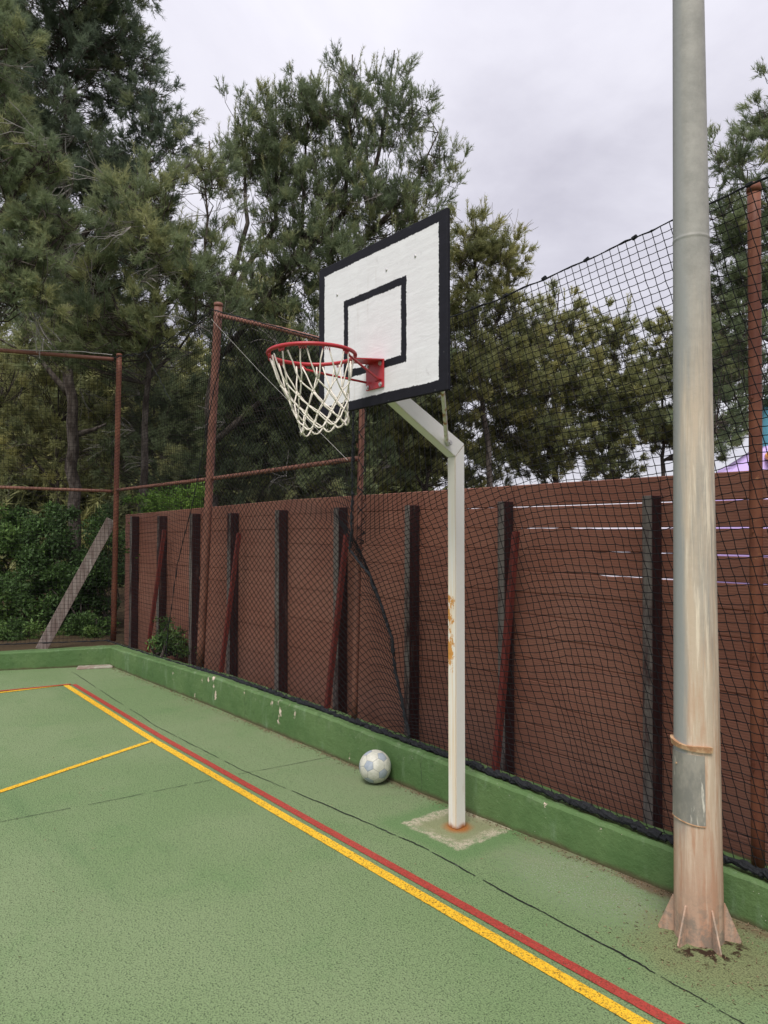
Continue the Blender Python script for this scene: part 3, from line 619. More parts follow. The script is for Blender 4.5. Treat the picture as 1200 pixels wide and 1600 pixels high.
# ================================================================ basketball goal
def goal():
    root = empty('basketball_goal', (-3.0, 2.984, 0), 'white steel basketball goal with a small plywood backboard, red rim and white cord net', 'basketball goal')
    rx, ry = -3.0, 2.984
    def yz(poly, x0, x1, bev=.003):
        bm = bmesh.new(); A = [bm.verts.new((x0, y-ry, z)) for y, z in poly]; B = [bm.verts.new((x1, y-ry, z)) for y, z in poly]; n = len(poly)
        bm.faces.new(A); bm.faces.new(B[::-1])
        for i in range(n): bm.faces.new((A[i], B[i], B[(i+1) % n], A[(i+1) % n]))
        bmesh.ops.bevel(bm, geom=list(bm.edges), offset=bev, segments=2, affect='EDGES'); return bm
    bmo('post', yz([(2.947, 0), (3.021, 0), (3.021, 2.205), (2.947, 2.128)], -.033, .033), M_white, root)
    bmo('arm', yz([(2.946, 2.130), (3.021, 2.208), (2.40, 2.535), (2.40, 2.448)], -.034, .034), M_white, root)
    for s in (1,):
        bm = bmesh.new(); P = [Vector((s*.042, 2.885-ry, 2.195)), Vector((s*.048, 2.86-ry, 2.225)), Vector((s*.26, 2.645-ry, 2.30)), Vector((s*.475, 2.42-ry, 2.40)), Vector((s*.48, 2.405-ry, 2.44))]
        tube(bm, P, [.016, .013, .0115, .0115, .0115], 10); st = bmo('strut', bm, M_rod, root, True)
        bm = bmesh.new(); tube(bm, [(s*.040, 2.880-ry, 2.203), (s*.066, 2.880-ry, 2.203)], [.013, .011], 6); tube(bm, [(s*.036, 2.880-ry, 2.203), (s*.058, 2.880-ry, 2.203)], .017, 14); bmo('bolt', bm, M_bolt, root)
    # backboard
    bm = bmesh.new(); box(bm, (-.54, -.0135, -.4345), (.54, .008, .4345), .0025)
    bd = bmo('backboard', bm, M_board, root); bd.location = (-2.978-rx, 2.3835-ry, 2.8015)
    for (x, z) in ((-3.332, 3.043), (-2.89, 3.062), (-2.664, 3.068)):
        bm = bmesh.new(); bmesh.ops.create_uvsphere(bm, u_segments=14, v_segments=8, radius=.008)
        for v in bm.verts: v.co.y *= .5
        for v in bm.verts: v.co += Vector((x+2.978, -.0145, z-2.8015))
        bmo('bolt', bm, M_bolt, bd, True)
    bm = bmesh.new(); box(bm, (-.12, .016, -.33), (.12, .024, .22), .002); box(bm, (-.45, .025, -.03), (.45, .055, .0), .002); box(bm, (-.45, .025, .25), (.45, .055, .28), .002); bmo('mounting_plate', bm, M_white, bd)
    # hoop
    HX, HY, HZ, HR = -2.978, 1.965, 2.572, .2145
    bm = bmesh.new(); n = 72; rings = []
    for i in range(n):
        a = 2*math.pi*i/n; rings.append([bm.verts.new(((HR+.0098*math.cos(b))*math.cos(a), (HR+.0098*math.cos(b))*math.sin(a), .0098*math.sin(b))) for b in [2*math.pi*j/12 for j in range(12)]])
    for i in range(n):
        for j in range(12): bm.faces.new((rings[i][j], rings[(i+1) % n][j], rings[(i+1) % n][(j+1) % 12], rings[i][(j+1) % 12]))
    hp = bmo('hoop', bm, M_redsteel, root, True); hp.location = (HX-rx, HY-ry, HZ)
    W_ = lambda x, y, z: Vector((x-HX, y-HY, z-HZ))
    bm = bmesh.new(); box(bm, W_(-3.053, 2.360, 2.450), W_(-2.905, 2.3685, 2.600), .002)
    top = [(-3.050, 2.360), (-2.908, 2.360), (-2.925, 2.185), (-3.03, 2.185)]
    A = [bm.verts.new(W_(x, y, 2.599-(2.36-y)*.10)) for x, y in top]; B = [bm.verts.new(W_(x, y, 2.593-(2.36-y)*.10)) for x, y in top]
    bm.faces.new(A); bm.faces.new(B[::-1])
    for i in range(4): bm.faces.new((A[i], B[i], B[(i+1) % 4], A[(i+1) % 4]))
    bmo('bracket', bm, M_redsteel, hp)
    for P in ([(-2.775, 2.03, 2.567), (-2.792, 2.055, 2.548), (-2.86, 2.20, 2.520), (-2.92, 2.335, 2.492), (-2.93, 2.362, 2.492), (-2.965, 2.362, 2.492)], [(-3.181, 2.03, 2.567), (-3.17, 2.055, 2.543), (-3.11, 2.22, 2.518), (-3.035, 2.352, 2.492)]):
        bm = bmesh.new(); tube(bm, [W_(*p) for p in P], .0062, 8); bmo('rim_brace', bm, M_redsteel, hp, True)
    for x, z in ((-2.93, 2.578), (-2.928, 2.468), (-3.035, 2.465), (-3.035, 2.578)):
        bm = bmesh.new(); tube(bm, [W_(x, 2.361, z), W_(x, 2.351, z)], [.009, .008], 6); tube(bm, [W_(x, 2.361, z), W_(x, 2.357, z)], .012, 12); bmo('bolt', bm, M_bolt, hp)
    NH = 12
    for i in range(NH):
        a = 2*math.pi*(i+.5)/NH; P = []; bm = bmesh.new()
        for q in range(9):
            b = a+(q-4)*.022; P.append(Vector((HR*math.cos(b), HR*math.sin(b), -.024 if q % 2 else -.006)))
        tube(bm, P, .0026, 5); bmo('net_hook', bm, M_redsteel, hp)
    # cord net
    rng = random.Random(5); lv = [(.203, -.018), (.168, -.155), (.149, -.212), (.135, -.262), (.125, -.307), (.120, -.347)]
    dn = (lambda z: Vector((.045*(-z/.37)**1.4, .055*(-z/.37)**1.4, 0)))
    K = []
    for L, (r, z) in enumerate(lv):
        row = []
        for i in range(NH):
            a = 2*math.pi*(i+.5+.5*(L % 2))/NH
            # pinch the net a little where it has tangled, lift the side by the board
            rr = r*(1+.05*math.sin(2*a+1))+rng.uniform(-.006, .006)*(L > 0)
            zz_ = z+(.030*math.cos(a-1.0)*(-z/.37) if L else 0)+rng.uniform(-.007, .007)*(L > 0)
            row.append(Vector((rr*math.cos(a), rr*math.sin(a), zz_))+dn(z))
        K.append(row)
    bm = bmesh.new()
    def cord(a, b, sag, r=.0038):
        m1 = a.lerp(b, .35)+Vector((rng.uniform(-1, 1), rng.uniform(-1, 1), -.3))*sag; m2 = a.lerp(b, .7)+Vector((rng.uniform(-1, 1), rng.uniform(-1, 1), -.5))*sag
        tube(bm, [a, m1, m2, b], [r, r*.92, r, r*1.1], 6)
    for L in range(len(lv)-1):
        for i in range(NH):
            a = K[L][i]
            for j in ((i, i-1) if L % 2 == 0 else (i, i+1)):
                b = K[L+1][j % NH]
                if L == 0: off = Vector((-math.sin(2*math.pi*(i+.5)/NH), math.cos(2*math.pi*(i+.5)/NH), 0))*(.016 if j == i else -.016); a_ = a+off
                else: a_ = a
                cord(a_, b, .005 if L == 0 else .003)
    for L in range(1, len(lv)):
        for p in K[L]:
            g = bmesh.ops.create_icosphere(bm, subdivisions=1, radius=.0072)['verts']
            for v in g: v.co = v.co*rng.uniform(.85, 1.15)+p
    for i in range(NH):       # bottom loops
        a, b = K[-1][i], K[-1][(i+1) % NH]; m = (a+b)/2+Vector((0, 0, -.022+rng.uniform(-.006, .004))); tube(bm, [a, a.lerp(m, .6)+Vector((0, 0, -.006)), m, b.lerp(m, .6)+Vector((0, 0, -.006)), b], .0042, 6)
        for q in range(5):    # frayed ends
            s_ = a.lerp(b, rng.random())+Vector((0, 0, -.012)); tube(bm, [s_, s_+Vector((rng.uniform(-.012, .012), rng.uniform(-.012, .012), rng.uniform(-.02, .004)))], [.0011, .0004], 3)
    bmo('net', bm, M_cord, hp, True)
goal()

# ================================================================ ball
def make_ball():
    bm = bmesh.new(); bmesh.ops.create_icosphere(bm, subdivisions=7, radius=1)
    V = np.array([v.co for v in bm.verts]); F = np.array([[v.index for v in f.verts] for f in bm.faces]); bm.free()
    b2 = bmesh.new(); bmesh.ops.create_icosphere(b2, subdivisions=1, radius=1); b2.verts.ensure_lookup_table()
    pn = np.array([v.co.normalized() for v in b2.verts]); hn = np.array([f.calc_center_median().normalized() for f in b2.faces]); b2.free()
    V /= np.linalg.norm(V, axis=1, keepdims=True)
    d = np.concatenate([V@pn.T/2.3274, V@hn.T/2.2673], 1)*2.3; so = np.sort(d, 1); best = d.argmax(1); gap = so[:, -1]-so[:, -2]
    g = np.clip(1-gap/.018, 0, 1); r = .1085*(1-.014*g**1.5)
    me = npmesh('football', V*r[:, None], F, (best < 12).astype(float)); a = me.attributes.new('seam', 'FLOAT', 'POINT'); a.data.foreach_set('value', g.astype(np.float32))
    k = Mat('ball_leather', .5, .35); p = k.step(k.attr('tint'), .3, .7); sm = k.step(k.attr('seam'), .35, .9)
    gr = k.noise(30, 5, .7)
    w = k.mix(k.step(gr, .35, .65), (.46, .46, .385), (.60, .59, .51)); b = k.mix(k.step(gr, .3, .7), (.27, .31, .36), (.37, .41, .445))
    c = k.mix(p, w, b); c = k.mix(k.mul(k.step(k.noise(16, 6, .75), .55, .68), .55), c, (.33, .31, .26)); c = k.mix(k.mul(sm, .75), c, (.09, .09, .085)); c = k.mix(k.step(k.noise(70, 3, .7), .69, .73), c, (.08, .07, .06))
    k.col(c); k.bump(k.noise(170, 3), .25, .002)
    o = link('football', me, k.mat, None, True); o.location = (-3.868, 3.072, .1085); o.rotation_euler = (rad(35), rad(20), rad(70))
    tag(o, 'worn white and pale blue football resting on the court against the low green wall', 'ball')
make_ball()

# ================================================================ lamp column
def lamp():
    root = empty('lamp_column', (-1.56, 2.98, 0), 'tall thick weathered steel lamp column with finned foot and orange stained shaft', 'lamp post')
    R = lambda z: .0985-.0086*z
    bm = bmesh.new(); zs = [0, .02, .2, .5, .8, 1.2, 1.6, 2, 2.4, 2.7, 2.9, 2.94, 2.946, 2.950, 2.956, 2.960, 2.966, 3.0, 3.2, 3.5, 4.2, 5, 6, 7, 8.4, 8.41]
    rs = [R(z)+(.0016 if 2.949 < z < 2.957 else 0) for z in zs]; rs[-1] = .004
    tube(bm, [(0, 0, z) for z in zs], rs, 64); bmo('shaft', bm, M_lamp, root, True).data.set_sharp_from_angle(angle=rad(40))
    def arc(a0, a1, zf0, zf1, r0, r1, mat, name, n=28, smooth=True):
        bm = bmesh.new(); rings = []
        for i in range(n+1):
            a = rad(a0+(a1-a0)*i/n); z0, z1 = zf0(i/n), zf1(i/n); c, s = math.cos(a), math.sin(a)
            rings.append([bm.verts.new((c*(R(z)+r), s*(R(z)+r), z)) for r, z in ((-.003, z0), (r0, z0), (r1, z1), (-.003, z1))])
        for p, q in zip(rings, rings[1:]):
            for j in range(4): bm.faces.new((p[j], q[j], q[(j+1) % 4], p[(j+1) % 4]))
        bm.faces.new(rings[0][::-1]); bm.faces.new(rings[-1]); return bmo(name, bm, mat, root)
    pl = arc(-158, -44, lambda t: .495+.004*math.sin(t*5), lambda t: .775, .0045, .0035, M_plate, 'door')
    arc(-165, -26, lambda t: .800-.012*t, lambda t: .822-.012*t+.003*math.sin(t*9), .010, .014, M_collar, 'rain_lip')
    arc(-158, -44, lambda t: .4915+.004*math.sin(t*5), lambda t: .4955+.004*math.sin(t*5), .0062, .0055, M_collar, 'door_sill')
    bm = bmesh.new(); a = rad(-118); tube(bm, [(math.cos(a)*(R(.72)-.01), math.sin(a)*(R(.72)-.01), .725), (math.cos(a)*(R(.72)+.007), math.sin(a)*(R(.72)+.007), .725)], .0042, 8); bmo('door_screw', bm, M_collar, root)
    for i in range(6):
        a = rad(-92+60*i); bm = bmesh.new(); r0 = .088
        prof = [(r0, 0), (.158, 0), (.161, .010), (.102, .150), (r0, .155)]; u = Vector((math.cos(a), math.sin(a), 0)); w = Vector((-u.y, u.x, 0))*.0035
        A = [bm.verts.new(u*r+w+Vector((0, 0, z))) for r, z in prof]; B = [bm.verts.new(u*r-w+Vector((0, 0, z))) for r, z in prof]
        bm.faces.new(A); bm.faces.new(B[::-1])
        for j in range(5): bm.faces.new((A[j], B[j], B[(j+1) % 5], A[(j+1) % 5]))
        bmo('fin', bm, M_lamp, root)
lamp()

# ================================================================ inflatable beyond the fence
def infl():
    root = empty('bouncy_castle', (-5.3, 12.4, 0), 'blue, purple and orange bouncy castle showing above the fence at the right edge', 'bouncy castle', None, rad(50.85))
    def pvc(name, c): k = Mat(name, .35, .5); k.col(c); return k.mat
    Ma, Mb, Mc, Md = pvc('pvc_lavender', (.82, .79, .87)), pvc('pvc_sky_blue', (.22, .64, .82)), pvc('pvc_purple', (.52, .38, .72)), pvc('pvc_orange', (.85, .40, .10))
    def puff(name, c, r, mat, sq=.5):
        bm = bmesh.new(); bmesh.ops.create_uvsphere(bm, u_segments=40, v_segments=24, radius=1)
        for v in bm.verts:
            p = v.co; v.co = Vector([c[i]+r[i]*math.copysign(abs(p[i])**sq, p[i]) for i in range(3)])
        return bmo(name, bm, mat, root, True)
    puff('gap_backdrop', (-1.2, .6, 1.0), (4.2, .6, 1.30), Ma, .25)  # added pale wall, hidden behind the fence, to brighten its open joints
    puff('blue_tower', (.92, -.1, 2.3), (.94, .5, 1.76), Mb, .35)
    bm = bmesh.new(); pf = [(-1.5, .02), (-1.5, 2.2), (-.8, 2.70), (-.27, 3.04), (.1, 3.12), (2.6, 3.18), (2.6, .02)]
    A = [bm.verts.new((x, -.75, z)) for x, z in pf]; B = [bm.verts.new((x, -.15, z)) for x, z in pf]; bm.faces.new(A); bm.faces.new(B[::-1])
    for i in range(len(pf)): bm.faces.new((A[i], B[i], B[(i+1) % len(pf)], A[(i+1) % len(pf)]))
    bmesh.ops.bevel(bm, geom=list(bm.edges), offset=.09, segments=4, affect='EDGES'); bmo('purple_ramp', bm, Mc, root, True)
    puff('orange_tube', (-.19, -.82, 2.86), (.20, .11, .085), Md, .8)
    puff('orange_band', (.75, -.80, 2.74), (.78, .1, .07), Md, .6)
infl()

# ================================================================ foliage
def unit(v): return v/np.maximum(np.linalg.norm(v, axis=-1, keepdims=True), 1e-9)
def needles(rng, base, d, L, tint, n, nl, nw, spread=.75):
    """flat needle triangles round shoots: base (m,3), direction d, length L"""
    m = len(base); u = rng.random((m, n, 1)); root = base[:, None]+d[:, None]*(L[:, None, None]*u)
    nd = unit(d[:, None]+unit(rng.normal(size=(m, n, 3)))*spread); side = unit(np.cross(nd, rng.normal(size=(m, n, 3))))
    ln = nl*(.75+.5*rng.random((m, n, 1)))
    V = np.stack([root-side*nw/2, root+side*nw/2, root+nd*ln], 2).reshape(-1, 3)
    F = np.arange(len(V)).reshape(-1, 3); T = np.repeat(np.clip(tint[:, None]+rng.normal(size=(m, n))*.08, 0, 1).ravel(), 3)
    return V, F, T
def pine(label, lobes, limbs, tr, mat, seed, upb=.6, dens=1.0, nl=.085, nw=.008, nn=18, sl=.24, cr=.34, tint0=.45, dead=20, group='pine trees beyond the fence', tips=0):
    rng = np.random.default_rng(seed); o0 = np.array(limbs[0][0]); o0[2] = 0
    root = empty('pine_tree', tuple(o0), label, 'tree', group)
    bm = bmesh.new(); nodes = []
    for li, L in enumerate(limbs):
        P = [Vector(p)-Vector(o0) for p in L]
        if li == 0: P[0].z = min(P[0].z, .0)
        q = []
        for a, b in zip(P, P[1:]):
            k_ = max(2, int((b-a).length/.35))
            for i in range(k_): q.append(a.lerp(b, i/k_))
        q.append(P[-1]); jit = rng.normal(size=(len(q), 3))*.022; jit[0] = 0; r0 = tr if li == 0 else tr*.5
        q = [p+Vector(j) for p, j in zip(q, jit)]; n = len(q); rs = [max(.012, r0*(1-.88*i/(n-1))) for i in range(n)]
        tube(bm, q, rs, 9); nodes += [tuple(p) for p in q]
    nodes = np.array(nodes)+o0
    cen = []; area = []
    for (x, y, z, r, rz) in lobes:
        n = max(9, int(9*r*rz/(cr*cr)*.62*dens)); p = unit(rng.normal(size=(n, 3)))*rng.random((n, 1))**.38; cen.append(np.array([x, y, z])+p*np.array([r, r, rz])*.92)
    cen = np.concatenate(cen); tot = sum(math.pi*r*rz for *_, r, rz in lobes)
    d2 = ((cen[:, None]-nodes[None])**2).sum(-1)+np.where(nodes[None, :, 2] > cen[:, None, 2]-.15, 3.0, 0); near = nodes[d2.argmin(1)]
    mid = (near+cen)/2+rng.normal(size=cen.shape)*.07-np.array([0, 0, .06]); tw = [segs(near-o0, mid-o0, .012, .008, 4), segs(mid-o0, cen-o0, .008, .003, 4)]
    ns = 13; nt_ = max(3, int(560*tot*dens/len(cen)/ns)); ct = rng.normal(size=len(cen))*.20     # tufts: shoots that fan out of one twig end
    off = np.clip(rng.normal(size=(len(cen), nt_, 3)), -1.7, 1.7)*np.array([cr, cr, cr*.8])*.72; tc_ = cen[:, None]+off; axis = unit(cen-near)[:, None]
    td_ = unit(unit(off)*.8+axis*.35+np.array([0, 0, upb])+rng.normal(size=off.shape)*.18)
    base = tc_[:, :, None]+rng.normal(size=(len(cen), nt_, ns, 3))*.035-td_[:, :, None]*.05
    d = unit(td_[:, :, None]+rng.normal(size=base.shape)*.42); kn = (tc_-td_*.16-np.array([0, 0, .03])).reshape(-1, 3)-o0; tw += [segs(kn, tc_.reshape(-1, 3)-o0, .006, .004, 3), segs(np.repeat(cen, nt_, 0)-o0-np.array([0, 0, .05]), kn, .007, .005, 3)]
    tint = np.clip(tint0+ct[:, None, None]+rng.normal(size=(len(cen), nt_, 1))*.15+rng.normal(size=(len(cen), nt_, ns))*.08, 0, 1)
    B = base.reshape(-1, 3); D = d.reshape(-1, 3); T = tint.ravel(); Ls = sl*(.4+.55*rng.random(len(B)))
    if tips:    # long upright leaders on top of each lobe
        tb = []
        for (x, y, z, r, rz) in lobes:
            k_ = int(tips*r*8); a = rng.random(k_)*6.283; q = rng.random(k_)**.5; tb.append(np.stack([x+r*q*np.cos(a), y+r*q*np.sin(a), z+rz*np.sqrt(1-q*q*.92)*.74], 1))
        tb = np.concatenate(tb); td = unit(np.array([0, 0, 1.])+rng.normal(size=tb.shape)*.14)
        for s_ in range(3):
            B = np.concatenate([B, tb+td*.16*s_]); D = np.concatenate([D, td]); T = np.concatenate([T, np.clip(.55+.15*s_+rng.normal(size=len(tb))*.1, 0, 1)]); Ls = np.concatenate([Ls, np.full(len(tb), .20)])
        tw.append(segs(tb-td*.3-o0, tb+td*.5-o0, .006, .003, 3))
    sb = rng.permutation(len(B))[:len(B)//12]; tw.append(segs(B[sb]-D[sb]*.12-o0, B[sb]+D[sb]*Ls[sb][:, None]*.8-o0, .004, .002, 3))
    V, F, T2 = needles(rng, B-o0, D, Ls, T, int(nn*1.4), nl, nw*1.15)
    link('crown', npmesh('crown', V, F, T2), mat, root)
    parts = []; nb = 0
    if dead:
        A = []; Bq = []; low = cen[rng.permutation(len(cen))[:dead]]
        for c in low:
            p = c+rng.normal(size=3)*.3; h = unit(rng.normal(size=3)*np.array([1, 1, .4]))
            for b_ in range(7):
                q = p.copy(); dd = unit(h+rng.normal(size=3)*.35)
                for s_ in range(4): q2 = q+dd*.16; A.append(q); Bq.append(q2); q = q2; dd = unit(dd+rng.normal(size=3)*.22+np.array([0, 0, -.03]))
        parts = [segs(np.array(A)-o0, np.array(Bq)-o0, .0055, .004, 3)]; nb = len(parts[0][1])
    V, F = merge(tw+parts); me = npmesh('trunk', V, F); bm.from_mesh(me)
    mi = np.zeros(len(bm.faces), dtype=np.int32)
    if nb: mi[-nb:] = 1
    me = bpy.data.meshes.new('trunk'); bm.to_mesh(me); bm.free(); link('trunk', me, [M_bark, M_twig], root, True); me.polygons.foreach_set('material_index', mi); me.update()
    return root
def leaves(rng, C_, R_, n, size, asp=.45):
    """n leaf quads folded along the midrib, scattered through clumps"""
    i = rng.integers(0, len(C_), n); p = C_[i]+unit(rng.normal(size=(n, 3)))*(R_[i]*rng.random((n, 1))**.45)
    d = unit(rng.normal(size=(n, 3))+np.array([0, 0, .35])); s = unit(np.cross(d, rng.normal(size=(n, 3)))); up_ = np.cross(s, d); L = size*(.7+.6*rng.random((n, 1)))
    V = np.stack([p, p+d*L*.45+s*L*asp*.5+up_*L*.08, p+d*L, p+d*L*.45-s*L*asp*.5+up_*L*.08], 1).reshape(-1, 3)
    return V, np.arange(len(V)).reshape(-1, 4), i
def shrub(label, lobes, mat, seed, n, size, asp=.45, tint0=.4, stems=10, cat='shrub', group='bushes outside the nets', cr=.2, gz=0, name='shrub', stemmat=None):
    rng = np.random.default_rng(seed); lo = lobes[0]; o0 = np.array([lo[0], lo[1], gz]); root = empty(name, tuple(o0), label, cat, group)
    cen = []
    for (x, y, z, r, rz) in lobes:
        k_ = max(6, int(14*r*rz/(cr*cr)*.25)); p = unit(rng.normal(size=(k_, 3)))*rng.random((k_, 1))**.4; cen.append(np.array([x, y, z])+p*np.array([r, r, rz]))
    cen = np.concatenate(cen); cen[:, 2] = np.maximum(cen[:, 2], gz+.05); Rr = cr*(.6+.8*rng.random((len(cen), 1)))*np.array([1, 1, .75])
    V, F, i = leaves(rng, cen-o0, Rr, n, size, asp); ct = rng.normal(size=len(cen))*.2; T = np.repeat(np.clip(tint0+ct[i]+rng.normal(size=n)*.14, 0, 1), 4)
    link('foliage', npmesh('foliage', V, F, T), mat, root)
    bm = bmesh.new()
    for c in cen[rng.permutation(len(cen))[:stems]]:
        b = Vector((rng.normal()*.12, rng.normal()*.12, -.02)); e_ = Vector(c-o0); m_ = b.lerp(e_, .5)+Vector((rng.normal()*.12, rng.normal()*.12, rng.normal()*.05)); tube(bm, [b, b.lerp(m_, .5), m_, m_.lerp(e_, .5)+Vector((rng.normal()*.04,)*3), e_], [.018, .015, .012, .009, .004], 5)
    bmo('stems', bm, stemmat or M_bark, root); return root
L_ = {"A": [[-13.37,3.76,11.71,1.5,1.27],[-13.84,3.26,9.87,1.5,1.5],[-13.42,4.53,10.66,0.78,1.31],[-12.58,4.83,9.29,0.48,0.63],[-12.4,5.08,8.66,0.3,0.32],[-13.59,3.65,7.91,1.5,1.38],[-13.43,4.62,8.15,0.84,0.96],[-14.45,3.44,6.48,1.43,1.08],[-14.29,4.44,6.16,1.24,0.74],[-14.02,3.1,8.37,0.69,1.38],[-13.31,4.83,6.84,0.84,0.72],[-14.12,2.89,10.56,0.69,1.38]],"B": [[-9.85,1.91,7.91,0.22,0.4],[-9.84,1.95,6.95,0.22,0.48],[-9.73,2.12,6.32,0.52,0.36],[-9.62,2.28,5.56,0.41,0.29],[-9.81,2.08,4.88,0.6,0.4]],"C": [[-10.9,3.85,6.37,0.63,0.58],[-10.87,4.34,6.9,0.55,0.55],[-10.57,5.0,7.4,0.22,0.61],[-10.51,4.35,5.59,0.83,0.78],[-11.28,3.41,5.69,0.58,0.58],[-10.6,5.02,5.77,0.41,0.92],[-11.43,4.06,4.75,1.22,0.51],[-12.07,3.26,4.85,0.81,0.51]],"D": [[-12.39,6.65,9.13,0.5,1.05],[-12.03,7.08,9.38,0.56,1.12],[-11.63,7.55,9.75,0.59,1.12],[-11.12,8.17,10.0,0.62,1.05],[-10.57,8.84,10.18,0.56,0.87],[-11.03,8.34,8.51,1.24,0.99],[-11.91,7.3,7.89,0.93,1.12],[-10.08,9.49,9.07,0.3,0.5],[-10.38,9.17,8.02,0.68,0.62],[-11.22,8.18,7.03,1.49,0.74],[-12.02,7.23,6.41,0.99,0.74],[-10.77,8.77,6.03,1.24,0.87],[-11.73,7.63,5.04,1.49,0.87],[-12.49,6.66,6.03,0.87,0.87],[-10.64,8.98,5.04,0.87,0.62]],"E": [[-11.03,11.54,8.0,0.71,0.78],[-10.59,12.09,7.72,0.51,0.59],[-11.23,11.34,6.8,0.64,1.27],[-10.66,12.05,6.65,0.5,0.71],[-11.09,11.58,5.24,1.06,0.85],[-11.45,11.15,5.1,0.71,0.85],[-10.55,12.24,5.38,0.64,0.85],[-10.27,12.56,6.09,0.42,0.71]],"F1": [[-11.13,14.65,6.64,0.67,0.99],[-11.38,14.4,5.04,1.35,1.19],[-11.43,12.8,3.96,1.43,0.75],[-11.41,14.42,3.69,1.27,0.72],[-11.55,13.39,5.26,0.77,1.08],[-10.87,15.01,5.52,0.72,0.96]],"F2": [[-10.51,16.2,6.61,0.69,0.85],[-10.67,16.07,4.97,1.39,1.15],[-10.69,16.09,3.75,0.9,0.74],[-10.14,16.7,5.46,0.65,0.98]],"F3": [[-10.24,18.13,6.36,0.66,1.04],[-10.38,18.02,4.63,1.04,0.95],[-9.71,18.81,5.67,0.86,1.55],[-9.63,18.96,4.29,0.95,0.78],[-9.02,18.83,6.24,0.76,1.18]],"F4": [[-11.92,11.4,4.18,0.88,0.88],[-12.39,10.84,3.6,0.73,0.73],[-11.64,12.58,2.98,0.9,0.42],[-11.85,11.53,3.31,0.73,0.51],[-12.37,10.83,4.47,0.88,0.88]],"G": [[-5.56,11.92,7.91,0.32,0.32],[-5.44,12.1,7.11,0.51,0.48],[-5.11,12.45,8.6,0.25,0.64],[-5.53,12.03,6.16,0.48,0.64],[-5.2,12.45,5.73,0.53,0.64],[-5.56,12.06,4.78,0.58,0.58],[-5.53,12.92,4.02,0.5,0.44],[-5.72,11.91,3.61,0.42,0.42],[-4.77,12.92,7.33,0.74,1.59],[-5.48,12.13,5.52,0.53,0.64],[-5.61,12.49,4.31,0.54,0.44],[-5.62,11.9,6.8,0.32,0.32]],"S1": [[-13.09,2.98,0.64,0.64,0.74],[-13.82,2.84,1.48,0.66,0.66]],"S2": [[-12.55,3.64,0.64,0.58,0.9],[-13.26,3.52,1.48,0.66,0.66]],"S3": [[-12.24,4.01,1.17,0.48,0.96]],"S4": [[-12.04,2.71,0.14,0.49,0.23]],"S5": [[-11.6,3.56,0.16,0.45,0.26]],"S6": [[-9.48,4.18,2.1,0.49,0.23],[-10.14,3.85,2.06,0.36,0.18]],"U1": [[-15.88,4.2,3.16,1.46,1.06],[-16.61,3.25,4.22,1.19,1.19],[-15.1,5.11,4.22,1.19,0.8],[-16.09,3.85,5.28,1.33,0.8]],"U2": [[-14.62,5.74,3.43,1.33,1.19],[-14.43,5.93,4.49,1.19,0.8]],"U3": [[-13.27,7.38,3.56,1.33,1.33],[-13.25,7.36,4.75,1.19,0.93],[-13.88,6.68,2.63,1.33,0.66]],"U4": [[-12.1,8.83,3.43,1.19,1.33],[-11.91,9.01,4.62,1.06,0.93],[-12.62,8.22,2.76,1.59,0.6]]}
